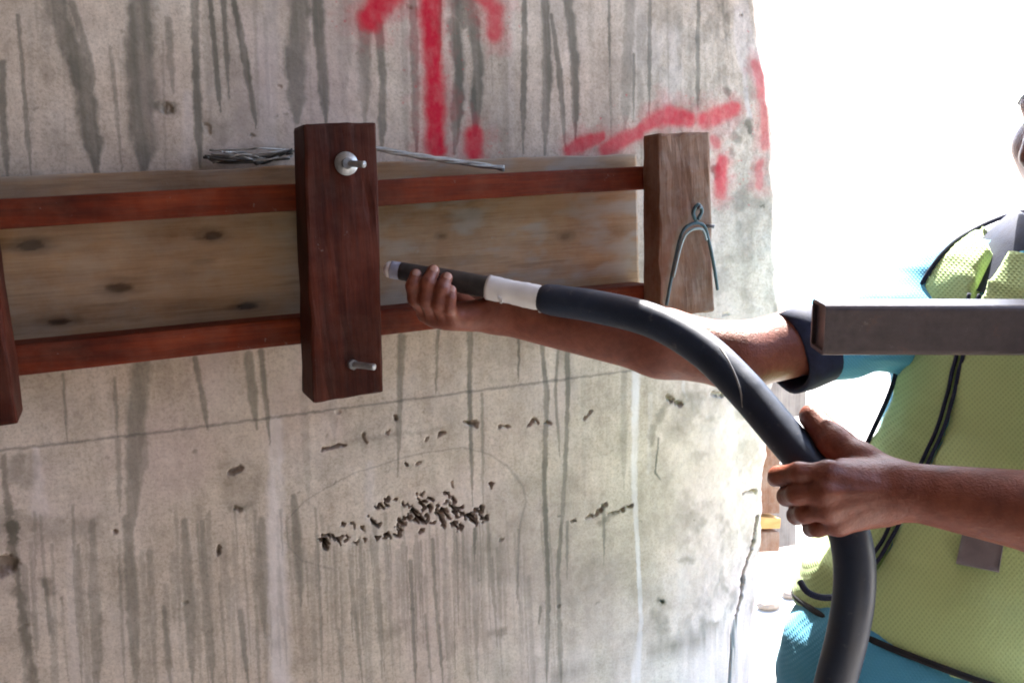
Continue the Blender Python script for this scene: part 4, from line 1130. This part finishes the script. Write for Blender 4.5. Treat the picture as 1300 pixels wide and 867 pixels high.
    hem = [surf(hem_q + tup * .004, unit(fr_r * math.cos(a) + fr_f * math.sin(a)), ve) for a in np.linspace(0, 2 * math.pi, 48)]
    bind('hem_binding', hem, .0036, M['black'])
    for s in (-1, 1):
        ln = []
        for h in np.linspace(-.30, .07, 22):
            sd_ = s * (.004 + .13 * min(max(h - .05, 0), .2)) - .004
            ln.append(surf(che + tup * h + fr_r * sd_, fr_f, ve))
        bind('front_binding', ln, .0021, M['navy'])
    # armhole binding on the far shoulder
    for s0, sgn in ((Rs, 1),):
        c = s0 - fr_r * sgn * .012 - tup * .045; nn = unit(fr_r * sgn + tup * .15)
        u = unit(fr_f - nn * (fr_f @ nn)); v_ = np.cross(nn, u)
        ring = [surf(c, unit(u * math.cos(a) + v_ * math.sin(a)), ve, .3) for a in np.linspace(-1.2, 4.3, 30)]
        bind('armhole_binding', ring, .0028, M['navy'])
    # grey patch on the lower front and the side tie
    pr = [ray(*q) for q in ((1223, 672), (1275, 683), (1268, 726), (1214, 715))]
    def hit(r):
        t = np.linspace(.7, 1.3, 500); s = ve.at(CAM + t[:, None] * r)
        i = np.argmax(s < 0); return CAM + (t[i] - .004) * r
    g = []
    for j in np.linspace(0, 1, 6):
        for i in np.linspace(0, 1, 7):
            r = (pr[0] * (1 - i) + pr[1] * i) * (1 - j) + (pr[3] * (1 - i) + pr[2] * i) * j
            g.append(hit(r))
    g = np.array(g); nrm = unit(np.cross(g[6] - g[0], g[-1] - g[0]));
    if nrm @ FWD > 0: nrm = -nrm
    Fg = grid_faces(6, 7); off = len(g)
    ringi = list(range(7)) + [7 * k + 6 for k in range(1, 6)] + list(range(40, 34, -1)) + [7 * k for k in range(4, 0, -1)]
    Fs = [(ringi[k], ringi[(k + 1) % len(ringi)], ringi[(k + 1) % len(ringi)] + off, ringi[k] + off) for k in range(len(ringi))]
    o = link('pocket_patch', mesh_from('pocket_patch', np.vstack([g + nrm * .003, g - nrm * .004]), [tuple(f) for f in Fg] + [tuple(x + off for x in f[::-1]) for f in Fg] + Fs), M['grey_patch'], vest)
    o.location = (0, 0, 0)
    bind('side_tie', [P(1016, 738, 1.0), P(1024, 750, .99), P(1038, 757, .99), P(1056, 758, 1.0), P(1075, 752, 1.02)], .0035, M['navy'])
    # ---------- trousers and boots
    tr = Solid()
    tr.ell(pel - ZU * .03, FR, (.172, .122, .12), .05)
    for h_, k_, a_ in ((hipR, kneeR, ankR), (hipL, kneeL, ankL)):
        tr.cone(h_, k_, .095, .074, .03).cone(k_, a_ + ZU * .02, .073, .062, .03)
    lo, hi = tr.bounds(); gt = [np.arange(a - .03, b + .03, .011) for a, b in zip(lo, hi)]
    Dt = tr.field(*gt); p = np.stack(np.meshgrid(*gt, indexing='ij'), -1).astype(np.float32)
    Dt = Dt + (.012 * noise3(p * np.array([12, 12, 18]))).astype(np.float32)
    Dt = np.maximum(Dt, .065 - p[..., 2]); Dt = np.maximum(Dt, halfspace(pel + tup * .05, tup))
    cloth('trousers', Dt, gt, M['trousers'], root)
    for a_ in (ankR, ankL):
        bt = Solid(); bt.cone(a_ + ZU * .03, a_ - ZU * .035, .046, .045, .02).cone(a_ - ZU * .04 - face * .03, a_ - ZU * .042 + face * .16, .045, .040, .02)
        lo, hi = bt.bounds(); gb = [np.arange(a - .02, b + .02, .007) for a, b in zip(lo, hi)]
        Db = bt.field(*gb); p = np.stack(np.meshgrid(*gb, indexing='ij'), -1)
        Db = np.maximum(Db, .004 - p[..., 2]); Db = np.maximum(Db, p[..., 2] - .14)
        cloth('boot', Db, gb, M['shoe'], root)
    L = lambda a, b: round(float(np.linalg.norm(a - b)), 3)
    print('ARM far', L(Rs, Re), L(Re, Rw), 'near', L(Ls, Le), L(Le, Lw), 'shoulders', L(Rs, Ls), 'pel z', pel[2], 'head z', hd[2], 'nose', hp(0, .115, -.02), 'grid', [len(a) for a in ax])
build_worker()
